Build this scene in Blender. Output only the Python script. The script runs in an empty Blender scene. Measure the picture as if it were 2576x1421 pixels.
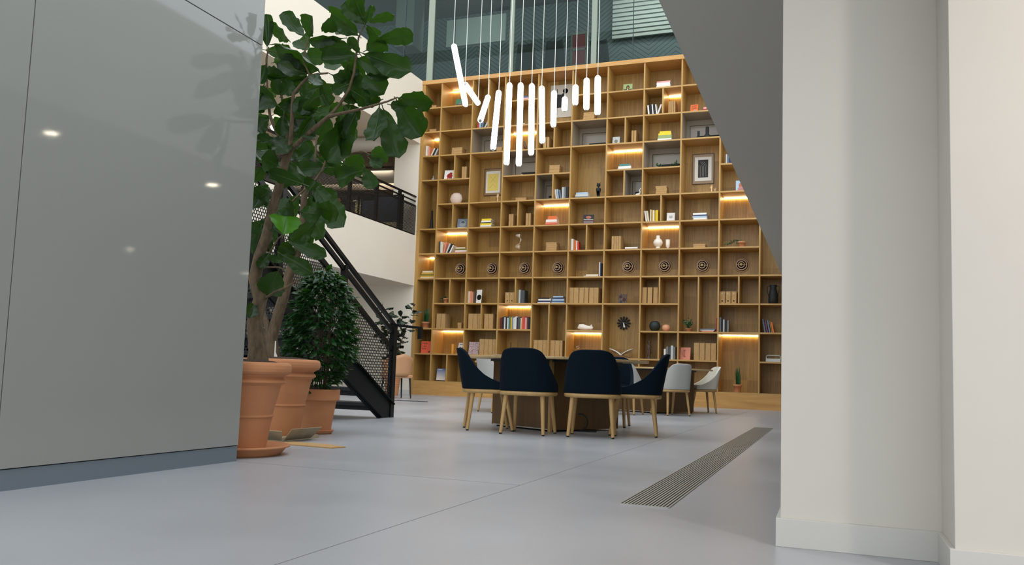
import bpy, bmesh, math, random
from mathutils import Vector, Matrix
random.seed(7)
PI = math.pi
# ------------------------------------------------------------------ camera
W, H = 2576, 1421
FPX = 2109.8
YAW, PITCH, ROLL = 0.364503, 0.088345, 0.033565
ZC = 0.56
CX, CY = W/2, H/2 + 42.6
f0 = Vector((-math.sin(YAW), math.cos(YAW), 0)); r0 = Vector((math.cos(YAW), math.sin(YAW), 0)); u0 = Vector((0, 0, 1))
FW = f0*math.cos(PITCH) + u0*math.sin(PITCH); U1 = u0*math.cos(PITCH) - f0*math.sin(PITCH)
RT = r0*math.cos(ROLL) + U1*math.sin(ROLL); UP = U1*math.cos(ROLL) - r0*math.sin(ROLL)
cam = bpy.data.cameras.new('camera'); camo = bpy.data.objects.new('camera', cam)
bpy.context.scene.collection.objects.link(camo); bpy.context.scene.camera = camo
camo.matrix_world = Matrix(((RT.x, UP.x, -FW.x, 0), (RT.y, UP.y, -FW.y, 0), (RT.z, UP.z, -FW.z, ZC), (0, 0, 0, 1)))
cam.sensor_width = 36; cam.lens = FPX/W*36; cam.shift_y = 42.6/W; cam.clip_start = .02; cam.clip_end = 200
# ------------------------------------------------------------------ world, exposure
sc = bpy.context.scene
wd = bpy.data.worlds.new('world'); sc.world = wd; wd.use_nodes = True
bg = wd.node_tree.nodes['Background']; bg.inputs[0].default_value = (.86, .93, 1.0, 1); bg.inputs[1].default_value = 2.3
sc.view_settings.view_transform = 'Standard'; sc.view_settings.look = 'None'
sc.view_settings.exposure = 0.04; sc.view_settings.gamma = 1; sc.view_settings.use_curve_mapping = False
sc.cycles.max_bounces = 8; sc.cycles.transparent_max_bounces = 24
def area(name, loc, rot, sx, sy, e, col=(1, 1, 1)):
    l = bpy.data.lights.new(name, 'AREA'); l.shape = 'RECTANGLE'; l.size = sx; l.size_y = sy; l.energy = e; l.color = col
    o = bpy.data.objects.new(name, l); o.location = loc; o.rotation_euler = rot; sc.collection.objects.link(o); return o
# warm lamps in the mezzanine lounge; added fills brighten the upstairs blind and panel
area('lounge_lamp', (-13, 20.8, 5.9), (0, 0, 0), 4, 3, 130, (1, .86, .68))
area('added_fill_blind', (-4.2, 20.6, 10.9), (math.radians(62), 0, 0), 3, .6, 60, (1, .95, .95))
area('added_fill_panel', (-9.6, 20.4, 10.6), (math.radians(75), 0, 0), 1.5, .5, 18, (1, .97, .96))
# pixel ray -> world (only used to read real positions off the survey of the photo)
def ray(px, py): return FW*FPX + RT*(px-CX) - UP*(py-CY)
def onY(px, py, y): d = ray(px, py); return d*(y/d.y) + Vector((0, 0, ZC))
def onX(px, py, x): d = ray(px, py); return d*(x/d.x) + Vector((0, 0, ZC))
def onZ(px, py, z=0): d = ray(px, py); return d*((z-ZC)/d.z) + Vector((0, 0, ZC))
# ------------------------------------------------------------------ materials
def lin(c): return tuple((x/12.92 if x <= .04045 else ((x+.055)/1.055)**2.4) for x in c)
MC = {}
def mat(name, rgb, rough=.6, metal=0, emit=0, spec=.5, coat=0, trans=0):
    if name in MC: return MC[name]
    m = bpy.data.materials.new(name); m.use_nodes = True; b = m.node_tree.nodes['Principled BSDF']
    b.inputs['Base Color'].default_value = (*rgb, 1); b.inputs['Roughness'].default_value = rough; b.inputs['Metallic'].default_value = metal
    b.inputs['Specular IOR Level'].default_value = spec; b.inputs['Coat Weight'].default_value = coat
    b.inputs['Transmission Weight'].default_value = trans
    if emit: b.inputs['Emission Color'].default_value = (*rgb, 1); b.inputs['Emission Strength'].default_value = emit
    MC[name] = m; return m
def s(r, g, b): return lin((r/255, g/255, b/255))
def nt(m): return m.node_tree.nodes, m.node_tree.links
def noise_mat(name, c1, c2, scale=(1, 1, 1), rough=.5, detail=4, bump=0, coat=0, rough2=None, spec=.5):
    if name in MC: return MC[name]
    m = mat(name, c1, rough, coat=coat, spec=spec); N, L = nt(m); b = N['Principled BSDF']
    g = N.new('ShaderNodeNewGeometry'); mp = N.new('ShaderNodeMapping'); mp.inputs['Scale'].default_value = scale
    no = N.new('ShaderNodeTexNoise'); no.inputs['Scale'].default_value = 1; no.inputs['Detail'].default_value = detail
    cr = N.new('ShaderNodeValToRGB'); cr.color_ramp.elements[0].position = .3; cr.color_ramp.elements[1].position = .7
    cr.color_ramp.elements[0].color = (*c1, 1); cr.color_ramp.elements[1].color = (*c2, 1)
    L.new(g.outputs['Position'], mp.inputs[0]); L.new(mp.outputs[0], no.inputs['Vector']); L.new(no.outputs['Fac'], cr.inputs[0]); L.new(cr.outputs[0], b.inputs['Base Color'])
    if bump:
        bp = N.new('ShaderNodeBump'); bp.inputs['Strength'].default_value = bump; bp.inputs['Distance'].default_value = .01
        L.new(no.outputs['Fac'], bp.inputs['Height']); L.new(bp.outputs[0], b.inputs['Normal'])
    if rough2 is not None:
        mr = N.new('ShaderNodeMapRange'); mr.inputs['To Min'].default_value = rough; mr.inputs['To Max'].default_value = rough2
        L.new(no.outputs['Fac'], mr.inputs[0]); L.new(mr.outputs[0], b.inputs['Roughness'])
    return m
def wood_mat(name, c1, c2, axis='z', plank=0, rough=.45, grain=38):
    m = mat(name, c1, rough); N, L = nt(m); b = N['Principled BSDF']
    g = N.new('ShaderNodeNewGeometry'); mp = N.new('ShaderNodeMapping')
    lo = 1.6
    mp.inputs['Scale'].default_value = {'z': (grain, grain, lo), 'x': (lo, grain, grain), 'y': (grain, lo, grain)}[axis]
    no = N.new('ShaderNodeTexNoise'); no.inputs['Scale'].default_value = 1; no.inputs['Detail'].default_value = 5; no.inputs['Roughness'].default_value = .62; no.inputs['Distortion'].default_value = .5
    L.new(g.outputs['Position'], mp.inputs[0]); L.new(mp.outputs[0], no.inputs['Vector'])
    fac = no.outputs['Fac']
    if plank:
        sp = N.new('ShaderNodeSeparateXYZ'); L.new(g.outputs['Position'], sp.inputs[0])
        d = N.new('ShaderNodeMath'); d.operation = 'DIVIDE'; d.inputs[1].default_value = plank; L.new(sp.outputs['X'], d.inputs[0])
        fl = N.new('ShaderNodeMath'); fl.operation = 'FLOOR'; L.new(d.outputs[0], fl.inputs[0])
        z = N.new('ShaderNodeMath'); z.operation = 'DIVIDE'; z.inputs[1].default_value = .592; L.new(sp.outputs['Z'], z.inputs[0])
        z2 = N.new('ShaderNodeMath'); z2.operation = 'FLOOR'; L.new(z.outputs[0], z2.inputs[0])
        cb = N.new('ShaderNodeCombineXYZ'); L.new(fl.outputs[0], cb.inputs[0]); L.new(z2.outputs[0], cb.inputs[1])
        wn = N.new('ShaderNodeTexWhiteNoise'); wn.noise_dimensions = '3D'; L.new(cb.outputs[0], wn.inputs['Vector'])
        mx = N.new('ShaderNodeMath'); mx.operation = 'MULTIPLY_ADD'; mx.inputs[1].default_value = .32; L.new(wn.outputs[0], mx.inputs[0]); 
        sb = N.new('ShaderNodeMath'); sb.operation = 'SUBTRACT'; sb.inputs[1].default_value = .16; L.new(fac, sb.inputs[0]); L.new(sb.outputs[0], mx.inputs[2]); fac = mx.outputs[0]
    cr = N.new('ShaderNodeValToRGB'); cr.color_ramp.elements[0].position = .28; cr.color_ramp.elements[1].position = .74
    cr.color_ramp.elements[0].color = (*c1, 1); cr.color_ramp.elements[1].color = (*c2, 1)
    L.new(fac, cr.inputs[0]); L.new(cr.outputs[0], b.inputs['Base Color'])
    return m
def perf_mat(name, rgb, pitch, hole, axes='yz'):
    """metal sheet with staggered round holes"""
    m = mat(name, rgb, .5); N, L = nt(m); b = N['Principled BSDF']; out = N['Material Output']
    g = N.new('ShaderNodeNewGeometry'); sp = N.new('ShaderNodeSeparateXYZ'); L.new(g.outputs['Position'], sp.inputs[0])
    def M(op, a, bb=None):
        n = N.new('ShaderNodeMath'); n.operation = op
        for i, v in enumerate((a, bb)):
            if v is None: continue
            if isinstance(v, (int, float)): n.inputs[i].default_value = v
            else: L.new(v, n.inputs[i])
        return n.outputs[0]
    u, v = sp.outputs[axes[0].upper()], sp.outputs[axes[1].upper()]
    pv = pitch*1.732
    def dist(off):
        a = M('SUBTRACT', M('FLOORED_MODULO' if False else 'WRAP', M('ADD', u, off*pitch), 0), 0)
        return a
    def wrap(x, p):
        q = M('DIVIDE', x, p); return M('MULTIPLY', M('SUBTRACT', M('FRACT', q), .5), p)
    def dd(ou, ov):
        a = wrap(M('ADD', u, ou), pitch); c = wrap(M('ADD', v, ov), pv)
        return M('SQRT', M('ADD', M('MULTIPLY', a, a), M('MULTIPLY', c, c)))
    d = M('MINIMUM', dd(50, 50), dd(50+pitch/2, 50+pv/2))
    h = M('LESS_THAN', d, hole)
    tr = N.new('ShaderNodeBsdfTransparent'); mx = N.new('ShaderNodeMixShader')
    L.new(h, mx.inputs[0]); L.new(b.outputs[0], mx.inputs[1]); L.new(tr.outputs[0], mx.inputs[2]); L.new(mx.outputs[0], out.inputs[0])
    return m
def glass_mat(name, tint, refl=.12, rough=.0):
    m = mat(name, tint, .02); N, L = nt(m); out = N['Material Output']
    tr = N.new('ShaderNodeBsdfTransparent'); tr.inputs[0].default_value = (*tint, 1)
    gl = N.new('ShaderNodeBsdfGlossy'); gl.inputs['Roughness'].default_value = .01; gl.inputs[0].default_value = (.8, .95, .9, 1)
    fr = N.new('ShaderNodeLayerWeight'); fr.inputs[0].default_value = refl
    mx = N.new('ShaderNodeMixShader'); L.new(fr.outputs['Fresnel'], mx.inputs[0]); L.new(tr.outputs[0], mx.inputs[1]); L.new(gl.outputs[0], mx.inputs[2]); L.new(mx.outputs[0], out.inputs[0])
    return m
OAK_B = wood_mat('oak_back', s(138, 102, 42), s(182, 142, 70), 'z', plank=.273)
OAK_E = wood_mat('oak_edge', s(172, 130, 68), s(196, 154, 88), 'x', grain=25)
OAK_V = wood_mat('oak_upright', s(166, 125, 62), s(190, 148, 82), 'z', grain=30)
OAK_P = wood_mat('oak_plinth', s(176, 126, 62), s(206, 156, 88), 'x', grain=14)
ASH = wood_mat('ash_leg', s(178, 140, 84), s(198, 160, 104), 'z', grain=30)
TABW = wood_mat('table_top_wood', s(190, 160, 112), s(206, 178, 130), 'x', grain=20)
TABD = wood_mat('shaded_base_wood', s(88, 62, 28), s(106, 76, 38), 'z', grain=20)  # base wood colour darkened to hold the shade under the top
KRAFT = noise_mat('kraft', s(176, 138, 86), s(186, 148, 96), (14, 14, 14), .8)
KRAFTD = mat('kraft_shadow_gap', s(95, 66, 36), .9)
NAVY = noise_mat('navy_felt', s(6, 18, 27), s(10, 25, 36), (180, 180, 180), .95, bump=.15, spec=.15)
GREYF = noise_mat('grey_felt', s(176, 174, 168), s(190, 188, 182), (150, 150, 150), .95, bump=.15, spec=.2)
CREAMF = noise_mat('cream_felt', s(206, 200, 184), s(218, 212, 196), (150, 150, 150), .95, bump=.15, spec=.2)
BLACK = mat('black_steel', s(11, 11, 11), .42, 0, spec=.3)
BLACKM = mat('black_matte', s(22, 24, 24), .7)
TERRA = noise_mat('terracotta', s(183, 122, 80), s(193, 132, 90), (5, 5, 9), .85, bump=.03)
SOIL = noise_mat('soil', s(38, 24, 16), s(78, 52, 36), (60, 60, 60), 1, bump=.8)
BARK = noise_mat('bark', s(74, 60, 42), s(108, 90, 66), (40, 40, 14), .9, bump=.6)
WHITEW = noise_mat('white_wall_paint', s(210, 203, 192), s(213, 206, 195), (2, 2, 2), .75)
WARMW = noise_mat('cream_wall_paint', s(231, 219, 200), s(234, 222, 203), (2, 2, 2), .8)
PAPER = mat('paper', s(232, 228, 218), .8)
CREAM = mat('cream_ceramic', s(240, 230, 212), .45)
LED = mat('warm_led', (1, .8, .46), emit=22)
# floor: polished grey resin
FLOOR = noise_mat('resin_floor', s(162, 163, 166), s(176, 177, 180), (.9, .9, .9), .22, detail=8, rough2=.42, bump=.01)
SOFF = mat('soffit_paint', s(204, 200, 190), .85)
LEAF = mat('fig_leaf', s(25, 49, 7), .42, spec=.2, coat=.12)
RIB = mat('leaf_rib', s(62, 84, 30), .5)
LEAFB = mat('bright_leaf', s(70, 130, 20), .4)
LEAFD = mat('shrub_leaf', s(22, 62, 20), .35)
LEAFX = mat('snake_leaf', s(40, 84, 40), .45)
for m_, t_ in ((LEAF, .12), (LEAFB, .2), (LEAFD, .1)):
    N_, L_ = nt(m_); b_ = N_['Principled BSDF']; o_ = N_['Material Output']
    tl = N_.new('ShaderNodeBsdfTranslucent'); tl.inputs[0].default_value = (.12, .32, .02, 1); mx_ = N_.new('ShaderNodeMixShader'); mx_.inputs[0].default_value = t_
    L_.new(b_.outputs[0], mx_.inputs[1]); L_.new(tl.outputs[0], mx_.inputs[2]); L_.new(mx_.outputs[0], o_.inputs[0])
CMAP = {}
def cm(c):
    r, g, b = COL[c]
    return mat('cover_'+c.replace(' ', '_'), s(r, g, b), .6)
COL = {'white': (236, 232, 224), 'cream': (226, 212, 184), 'black': (26, 24, 24), 'yellow': (238, 208, 40), 'gold': (206, 168, 60), 'red': (206, 56, 44), 'orange': (232, 110, 44), 'salmon': (224, 140, 112), 'pink': (226, 160, 158), 'navy': (34, 46, 88), 'blue': (62, 92, 140), 'pale blue': (164, 190, 208), 'grey': (132, 134, 134), 'pale grey': (196, 200, 198), 'dark grey': (72, 74, 76), 'green': (62, 116, 84), 'pale green': (150, 168, 108), 'teal': (70, 130, 124), 'brown': (88, 56, 44), 'maroon': (112, 36, 36), 'purple': (112, 62, 92), 'olive': (124, 112, 46), 'slate': (104, 116, 130), 'tan': (190, 140, 90), 'dark red': (150, 40, 34), 'mottled': (120, 118, 112), 'striped red': (206, 70, 60), 'dark blue': (30, 52, 84)}
# ------------------------------------------------------------------ mesh helpers
C = sc.collection
class MB:
    def __init__(s_): s_.v = []; s_.f = []; s_.mi = []; s_.sm = []
    def add(s_, vs, fs, mi=0, smooth=False):
        o = len(s_.v); s_.v += [tuple(v) for v in vs]
        for f in fs: s_.f.append(tuple(i+o for i in f)); s_.mi.append(mi); s_.sm.append(smooth)
        return s_
    def box(s_, x0, x1, y0, y1, z0, z1, mi=0, M=None):
        vs = [Vector((x, y, z)) for z in (z0, z1) for y in (y0, y1) for x in (x0, x1)]
        if M is not None: vs = [M @ v for v in vs]
        return s_.add(vs, [(0, 2, 3, 1), (4, 5, 7, 6), (0, 1, 5, 4), (2, 6, 7, 3), (0, 4, 6, 2), (1, 3, 7, 5)], mi)
    def bar(s_, a, b, w, h, up=(0, 0, 1), mi=0):
        a, b = Vector(a), Vector(b); d = (b-a).normalized(); sd = d.cross(Vector(up))
        if sd.length < 1e-4: sd = d.cross(Vector((1, 0, 0)))
        sd.normalize(); u = sd.cross(d).normalized()
        vs = [p + sd*sx*w/2 + u*sz*h/2 for p in (a, b) for sz in (-1, 1) for sx in (-1, 1)]
        return s_.add(vs, [(0, 1, 3, 2), (4, 6, 7, 5), (0, 4, 5, 1), (2, 3, 7, 6), (0, 2, 6, 4), (1, 5, 7, 3)], mi)
    def tube(s_, pts, rad, n=10, mi=0, cap=True, ref=None):
        pts = [Vector(p) for p in pts]; rad = rad if isinstance(rad, (list, tuple)) else [rad]*len(pts)
        vs = []; fs = []; prev = None
        for i, p in enumerate(pts):
            d = (pts[min(i+1, len(pts)-1)] - pts[max(i-1, 0)]).normalized()
            if prev is None: a = d.orthogonal().normalized() if ref is None else Vector(ref)
            else: a = (prev - d*prev.dot(d)).normalized()
            prev = a; b = d.cross(a)
            for k in range(n): t = 2*PI*k/n; vs.append(p + (a*math.cos(t)+b*math.sin(t))*rad[i])
        for i in range(len(pts)-1):
            for k in range(n): fs.append((i*n+k, i*n+(k+1) % n, (i+1)*n+(k+1) % n, (i+1)*n+k))
        s_.add(vs, fs, mi, True)
        if cap: s_.add([vs[k] for k in range(n)][::-1], [tuple(range(n))], mi); s_.add([vs[-n+k] for k in range(n)], [tuple(range(n))], mi)
        return s_
    def lathe(s_, prof, n=32, c=(0, 0, 0), mi=0, M=None, smooth=True, cap=True):
        vs = []; fs = []
        for r, z in prof:
            for k in range(n):
                v = Vector((r*math.cos(2*PI*k/n), r*math.sin(2*PI*k/n), z))
                if M is not None: v = M @ v
                vs.append(v + Vector(c))
        for i in range(len(prof)-1):
            for k in range(n): fs.append((i*n+k, i*n+(k+1) % n, (i+1)*n+(k+1) % n, (i+1)*n+k))
        s_.add(vs, fs, mi, smooth)
        if cap and prof[0][0] > 1e-4: s_.add(vs[:n][::-1], [tuple(range(n))], mi)
        if cap and prof[-1][0] > 1e-4: s_.add(vs[-n:], [tuple(range(n))], mi)
        return s_
    def prism(s_, poly, h0, h1, plane='xy', mi=0):
        n = len(poly); vs = []
        for h in (h0, h1):
            for a, b in poly: vs.append({'xy': (a, b, h), 'xz': (a, h, b), 'yz': (h, a, b)}[plane])
        fs = [tuple(range(n))[::-1], tuple(range(n, 2*n))] + [(i, (i+1) % n, n+(i+1) % n, n+i) for i in range(n)]
        return s_.add(vs, fs, mi)
    def grid(s_, fn, nu, nv, mi=0, smooth=True):
        vs = [fn(i/nu, j/nv) for i in range(nu+1) for j in range(nv+1)]
        return s_.add(vs, [(i*(nv+1)+j, (i+1)*(nv+1)+j, (i+1)*(nv+1)+j+1, i*(nv+1)+j+1) for i in range(nu) for j in range(nv)], mi, smooth)
    def build(s_, name, mats, parent=None, loc=None, bevel=0, solid=0, weld=False):
        me = bpy.data.meshes.new(name); me.from_pydata(s_.v, [], s_.f)
        for m in (mats if isinstance(mats, (list, tuple)) else [mats]): me.materials.append(m)
        me.polygons.foreach_set('material_index', s_.mi); me.polygons.foreach_set('use_smooth', s_.sm)
        bm = bmesh.new(); bm.from_mesh(me)
        if weld: bmesh.ops.remove_doubles(bm, verts=bm.verts, dist=1e-5)
        bmesh.ops.recalc_face_normals(bm, faces=bm.faces); bm.to_mesh(me); bm.free()
        o = bpy.data.objects.new(name, me); C.objects.link(o)
        if parent is not None: o.parent = parent
        if loc is not None: o.location = loc
        if solid: md = o.modifiers.new('solid', 'SOLIDIFY'); md.thickness = solid; md.offset = 0
        if bevel: md = o.modifiers.new('bevel', 'BEVEL'); md.width = bevel; md.segments = 2; md.limit_method = 'ANGLE'
        return o
def tag(o, label=None, cat=None, group=None, kind=None):
    if label: o['label'] = label
    if cat: o['category'] = cat
    if group: o['group'] = group
    if kind: o['kind'] = kind
    return o
def struct(o): o['kind'] = 'structure'; return o
def thing(name, label, cat, loc=(0, 0, 0), rz=0, group=None):
    o = bpy.data.objects.new(name, None); C.objects.link(o); o.location = loc; o.rotation_euler = (0, 0, rz); o.empty_display_size = .1
    return tag(o, label, cat, group)
def text_obj(txt, size, material, parent, loc, rot=(PI/2, 0, 0), name='lettering', sp=1.0):
    cu = bpy.data.curves.new(name, 'FONT'); cu.body = txt; cu.size = size; cu.extrude = .0004; cu.space_line = sp; cu.materials.append(material)
    o = bpy.data.objects.new(name, cu); C.objects.link(o); bpy.context.view_layer.update()
    me = bpy.data.meshes.new_from_object(o.evaluated_get(bpy.context.evaluated_depsgraph_get())); bpy.data.objects.remove(o)
    o = bpy.data.objects.new(name, me); C.objects.link(o); o.parent = parent; o.location = loc; o.rotation_euler = rot; return o
# ------------------------------------------------------------------ key dimensions
YS, X1, CW = 17.737, -8.7527, .82128
Z0, Z1, RH = .3165, .9592, .59237
def lev(i): return Z0 if i == 0 else Z1 + (i-1)*RH
XLW = -3.229; YLW = 4.066                     # left glossy wall
XM = -9.275                                   # mezzanine edge
XE, ZE = -.835, 2.52                          # right mezzanine soffit edge
DEP = .6
# ------------------------------------------------------------------ floor
floor = struct(MB().box(-26, 9, -9, 30, -.3, 0).build('floor', FLOOR))
JT = mat('floor_joint', s(120, 120, 122), .6)
struct(MB().box(-1.47*1.0, -1.466, -3, YS, 0, .0006).build('trim_1', JT))
struct(MB().box(-4.6, -1.47, 4.05*1.0, 4.054, 0, .0006).build('trim_2', JT))
# ------------------------------------------------------------------ floor grille
GRM = mat('brushed_metal', s(176, 171, 162), .4, .35); DRK = mat('slot_dark', s(14, 14, 15), .8)
gx0, gx1, gy0, gy1 = -.876, -.66, 3.725, 10.88
gr = thing('floor_grille', 'long brushed metal linear slot grille set into the grey floor', 'floor grille', ((gx0+gx1)/2, gy0, 0))
MB().box(-.108, .108, 0, gy1-gy0, 0, .001).build('channel', DRK, gr)
b = MB()
for k in range(15):
    x = -.108 + .216*k/14; b.box(x-.0042, x+.0042, 0, gy1-gy0, .001, .004)
b.box(-.108, .108, -.004, 0, 0, .004); b.box(-.108, .108, gy1-gy0, gy1-gy0+.004, 0, .004)
b.build('grate_bars', GRM, gr)
# ------------------------------------------------------------------ left glossy wall
def gloss():
    m = noise_mat('back_painted_glass', s(148, 149, 143), s(151, 152, 146), (.6, .6, .6), .05, coat=.0)
    m.node_tree.nodes['Principled BSDF'].inputs['IOR'].default_value = 1.5
    return m
GL = gloss(); GREYB = mat('grey_skirting', s(112, 122, 130), .45)
XB = XLW-.36
wl = struct(MB().box(XB, XLW-.012, -4, YLW-.004, .0, 3.77).build('wall_left', mat('wall_core', s(150, 152, 150), .8)))
ys = 2.538; zs = 2.494
k_ = 0
for (a, b2) in ((-4, ys-.0025), (ys+.0025, YLW)):
    for (z0, z1) in ((.093, zs-.003), (zs+.003, 3.77)):
        k_ += 1; struct(MB().box(XLW-.011, XLW, a, b2, z0, z1).build('wall_left_panel_%d' % k_, GL, wl, bevel=.0008))
struct(MB().box(XLW-.011, XLW-.006, -4, YLW, 0, .088).build('baseboard_left', GREYB, wl))
struct(MB().box(XLW-.011, XLW-.009, -4, YLW, .088, .093).build('trim_3', DRK, wl))
# ------------------------------------------------------------------ right wall, pillar
WHB = mat('white_skirting', s(205, 201, 193), .5)
yp, xp0, xp1, yr = 3.10, -.162, .339, 2.80
pil = struct(MB().box(xp0, 3.5, yp, yp+.6, 0, ZE).build('wall_pillar', WHITEW, bevel=.002))
wr = struct(MB().box(xp1, 3.5, yr, yp-.001, 0, ZE).build('wall_right', WHITEW, bevel=.002))
bb = MB()
bb.box(xp0-.015, xp1, yp-.015, yp, 0, .096); bb.box(xp0-.015, xp0, yp, yp+.6, 0, .096)
struct(bb.build('baseboard_pillar', WHB, bevel=.0015))
bb = MB(); bb.box(xp1-.015, 3.5, yr-.015, yr, 0, .096); bb.box(xp1-.015, xp1, yr, yp-.015, 0, .096)
struct(bb.build('baseboard_right', WHB, bevel=.0015))
# right mezzanine slab over the camera (its underside is the dark wedge)
struct(MB().box(XE, 8.5, -2.2, YS-.002, ZE, 3.77).build('ceiling', SOFF))
# downlights set in the soffit
DLM = mat('downlight_glow', (1, .96, .88), emit=7)
for i, (x, y) in enumerate(((-.09, 5.26), (-.1, 7.3), (5.1, 11.3), (5.28, 14.7))):
    t = thing('recessed_downlight', 'round recessed downlight in the grey soffit', 'downlight', (x, y, ZE), 0, 'soffit downlights')
    MB().lathe([(.0, -.004), (.055, -.004)], 20).build('lens', DLM, t); MB().lathe([(.055, -.002), (.07, -.006), (.075, 0)], 24).build('trim_ring', WHB, t)
# ------------------------------------------------------------------ left mezzanine
struct(MB().box(-22, XM, -1, YS, 2.57, 3.77).build('floor_mezzanine', WARMW))
struct(MB().box(-22, XM, -1, YS, 6.02, 7.575).build('ceiling_mezzanine', WARMW))
struct(MB().box(-22, XM-.002, YS, YS+.25, 0, 2.57).build('wall_back', WARMW))
struct(MB().box(-9.95, XM, YS, YS+.25, 3.77, 6.02).build('wall_back_upper', WARMW))
struct(MB().box(.302, 8.5, YS+.02, YS+.2, 0, ZE).build('wall_back_right', WARMW))
struct(MB().box(-22, XM-.002, YS-.015, YS, 0, .1).build('baseboard_back', WHB))
# mezzanine room behind: back wall, ceiling, floor
struct(MB().box(-22, -9.95, YS, 24, 3.5, 3.77).build('floor_lounge', mat('lounge_floor', s(120, 112, 100), .6)))
struct(MB().box(-22, -9.95, YS, 24, 6.02, 6.3).build('ceiling_lounge', mat('dark_ceiling', s(92, 84, 76), .8)))
struct(MB().box(-22, -9.7, 24, 24.2, 3.5, 6.3).build('wall_lounge', noise_mat('lounge_wall', s(170, 128, 84), s(120, 134, 146), (.9, .9, .9), .7)))
struct(MB().box(-9.95, -9.75, YS+.25, 24, 3.5, 6.3).build('wall_lounge_side', WARMW))
struct(MB().box(-22, -21.8, -1, 24, 0, 7.5).build('wall_far_left', WARMW))
# ducts and strip lamps on mezzanine ceiling
DUCT = mat('painted_duct', s(186, 178, 166), .5)
for i, (xa, ya, xb, yb, r) in enumerate(((-15, 19.2, -10.2, 19.8, .2), (-15, 20.4, -10.2, 21.2, .14), (-16, 16.2, -9.9, 16.9, .17))):
    t = MB().tube([(xa, ya, 6.02-r-.03), (xb, yb, 6.02-r-.03)], r, 16).build('air_duct', DUCT)
    tag(t, ('large pale ventilation duct under the mezzanine ceiling', 'slim pale ventilation duct deepest in the mezzanine lounge', 'pale duct running under the near mezzanine ceiling')[i], 'duct')
GLOW = mat('globe_glow', (1, .97, .9), emit=7)
for i, (px, py, yy) in enumerate(((692, 320, 15.0), (743, 327, 15.0), (853, 410, 18.5), (922, 392, 19.5), (977, 400, 20.0), (995, 402, 20.6))):
    p = onY(px, py, yy)
    t = thing('pendant_globe', ('round glowing lamp furthest left behind the fig branches', 'round glowing lamp behind the fork of the fig trunk', 'oval glowing lamp left of the black railing post', 'glowing lamp behind the lowest hanging fig leaf', 'glowing lamp on the left of the pair by the white wall', 'glowing lamp on the right of the pair by the white wall')[i], 'lamp', p, 0, None)
    MB().lathe([(0, -.085), (.07, -.06), (.11, 0), (.07, .05), (0.0, .07)], 18).build('shade', GLOW, t)
    MB().tube([(0, 0, .05), (0, 0, 6.02-p.z)], .006, 6).build('cord', BLACK, t)
for i, (x, y) in enumerate(((1.35, 1.75), (2.35, 1.75))):  # unseen downlights added as fill to brighten the right wall
    t = thing('recessed_downlight', 'round downlight added out of view to brighten the right hand wall', 'downlight', (x, y, ZE), 0, 'added fill lights by the right wall')
    MB().lathe([(.0, -.004), (.075, -.004)], 20).build('lens', DLM, t); MB().lathe([(.075, -.002), (.09, -.006), (.095, 0)], 24).build('trim_ring', WHB, t)
    l = bpy.data.lights.new('added_fill_light', 'AREA'); l.shape = 'DISK'; l.size = .15; l.energy = 24; l.color = (1, .93, .9)
    lo_ = bpy.data.objects.new('added_fill_light', l); lo_.location = (x, y, ZE-.012); C.objects.link(lo_)
# mezzanine downlights on the underside
p = onZ(755, 183, 6.02)
t = thing('recessed_downlight', 'small round downlight glowing in the beige upper soffit', 'downlight', (p.x, p.y, 6.02)); MB().lathe([(.0, -.004), (.09, -.004)], 20).build('lens', DLM, t); MB().lathe([(.09, -.002), (.11, -.006), (.115, 0)], 24).build('trim_ring', WHB, t)
# lounge furniture
LX = -10.9
t = thing('reception_counter', 'pale yellow counter behind the mezzanine railing', 'counter', (LX-.6, 20.6, 3.77)); MB().box(-1.1, 1.1, -.3, .3, 0, 1.5).build('body', mat('pale_yellow', s(206, 206, 150), .6), t, bevel=.01); MB().box(-1.15, 1.15, -.34, .34, 1.5, 1.54).build('top', WHB, t)
t = thing('mezzanine_table', 'round black pedestal table seen through the mesh railing', 'table', (*onY(903, 500, 16.4).xy, 3.77)); MB().lathe([(0, .7), (.42, .7), (.42, .73), (0, .73)], 28).build('table_top', BLACK, t); MB().tube([(0, 0, 0.01), (0, 0, .7)], .025, 10).build('stem', BLACK, t); MB().lathe([(.22, 0), (.22, .015), (.02, .03)], 24).build('base', BLACK, t)
t = thing('lounge_screen', 'black framed screen standing behind the mezzanine mesh railing', 'screen', (*onY(960, 540, 17.2).xy, 3.77)); MB().box(-.55, .55, -.02, .02, .25, .85).build('panel', mat('screen_slate', s(58, 70, 84), .4), t); b = MB(); b.bar((-.55, 0, 0), (-.55, 0, .88), .04, .04); b.bar((.55, 0, 0), (.55, 0, .88), .04, .04); b.bar((-.57, 0, .88), (.57, 0, .88), .04, .04); b.build('frame', BLACK, t)
MB().box(-.4, .4, -.25, .25, 0, .55).build('lounge_bench', mat('rust_fabric', s(168, 104, 60), .9), None, (-10.6, 15.6, 3.77), bevel=.03)
tag(bpy.data.objects['lounge_bench'], 'rust coloured bench behind the left part of the mesh railing', 'bench')
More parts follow.
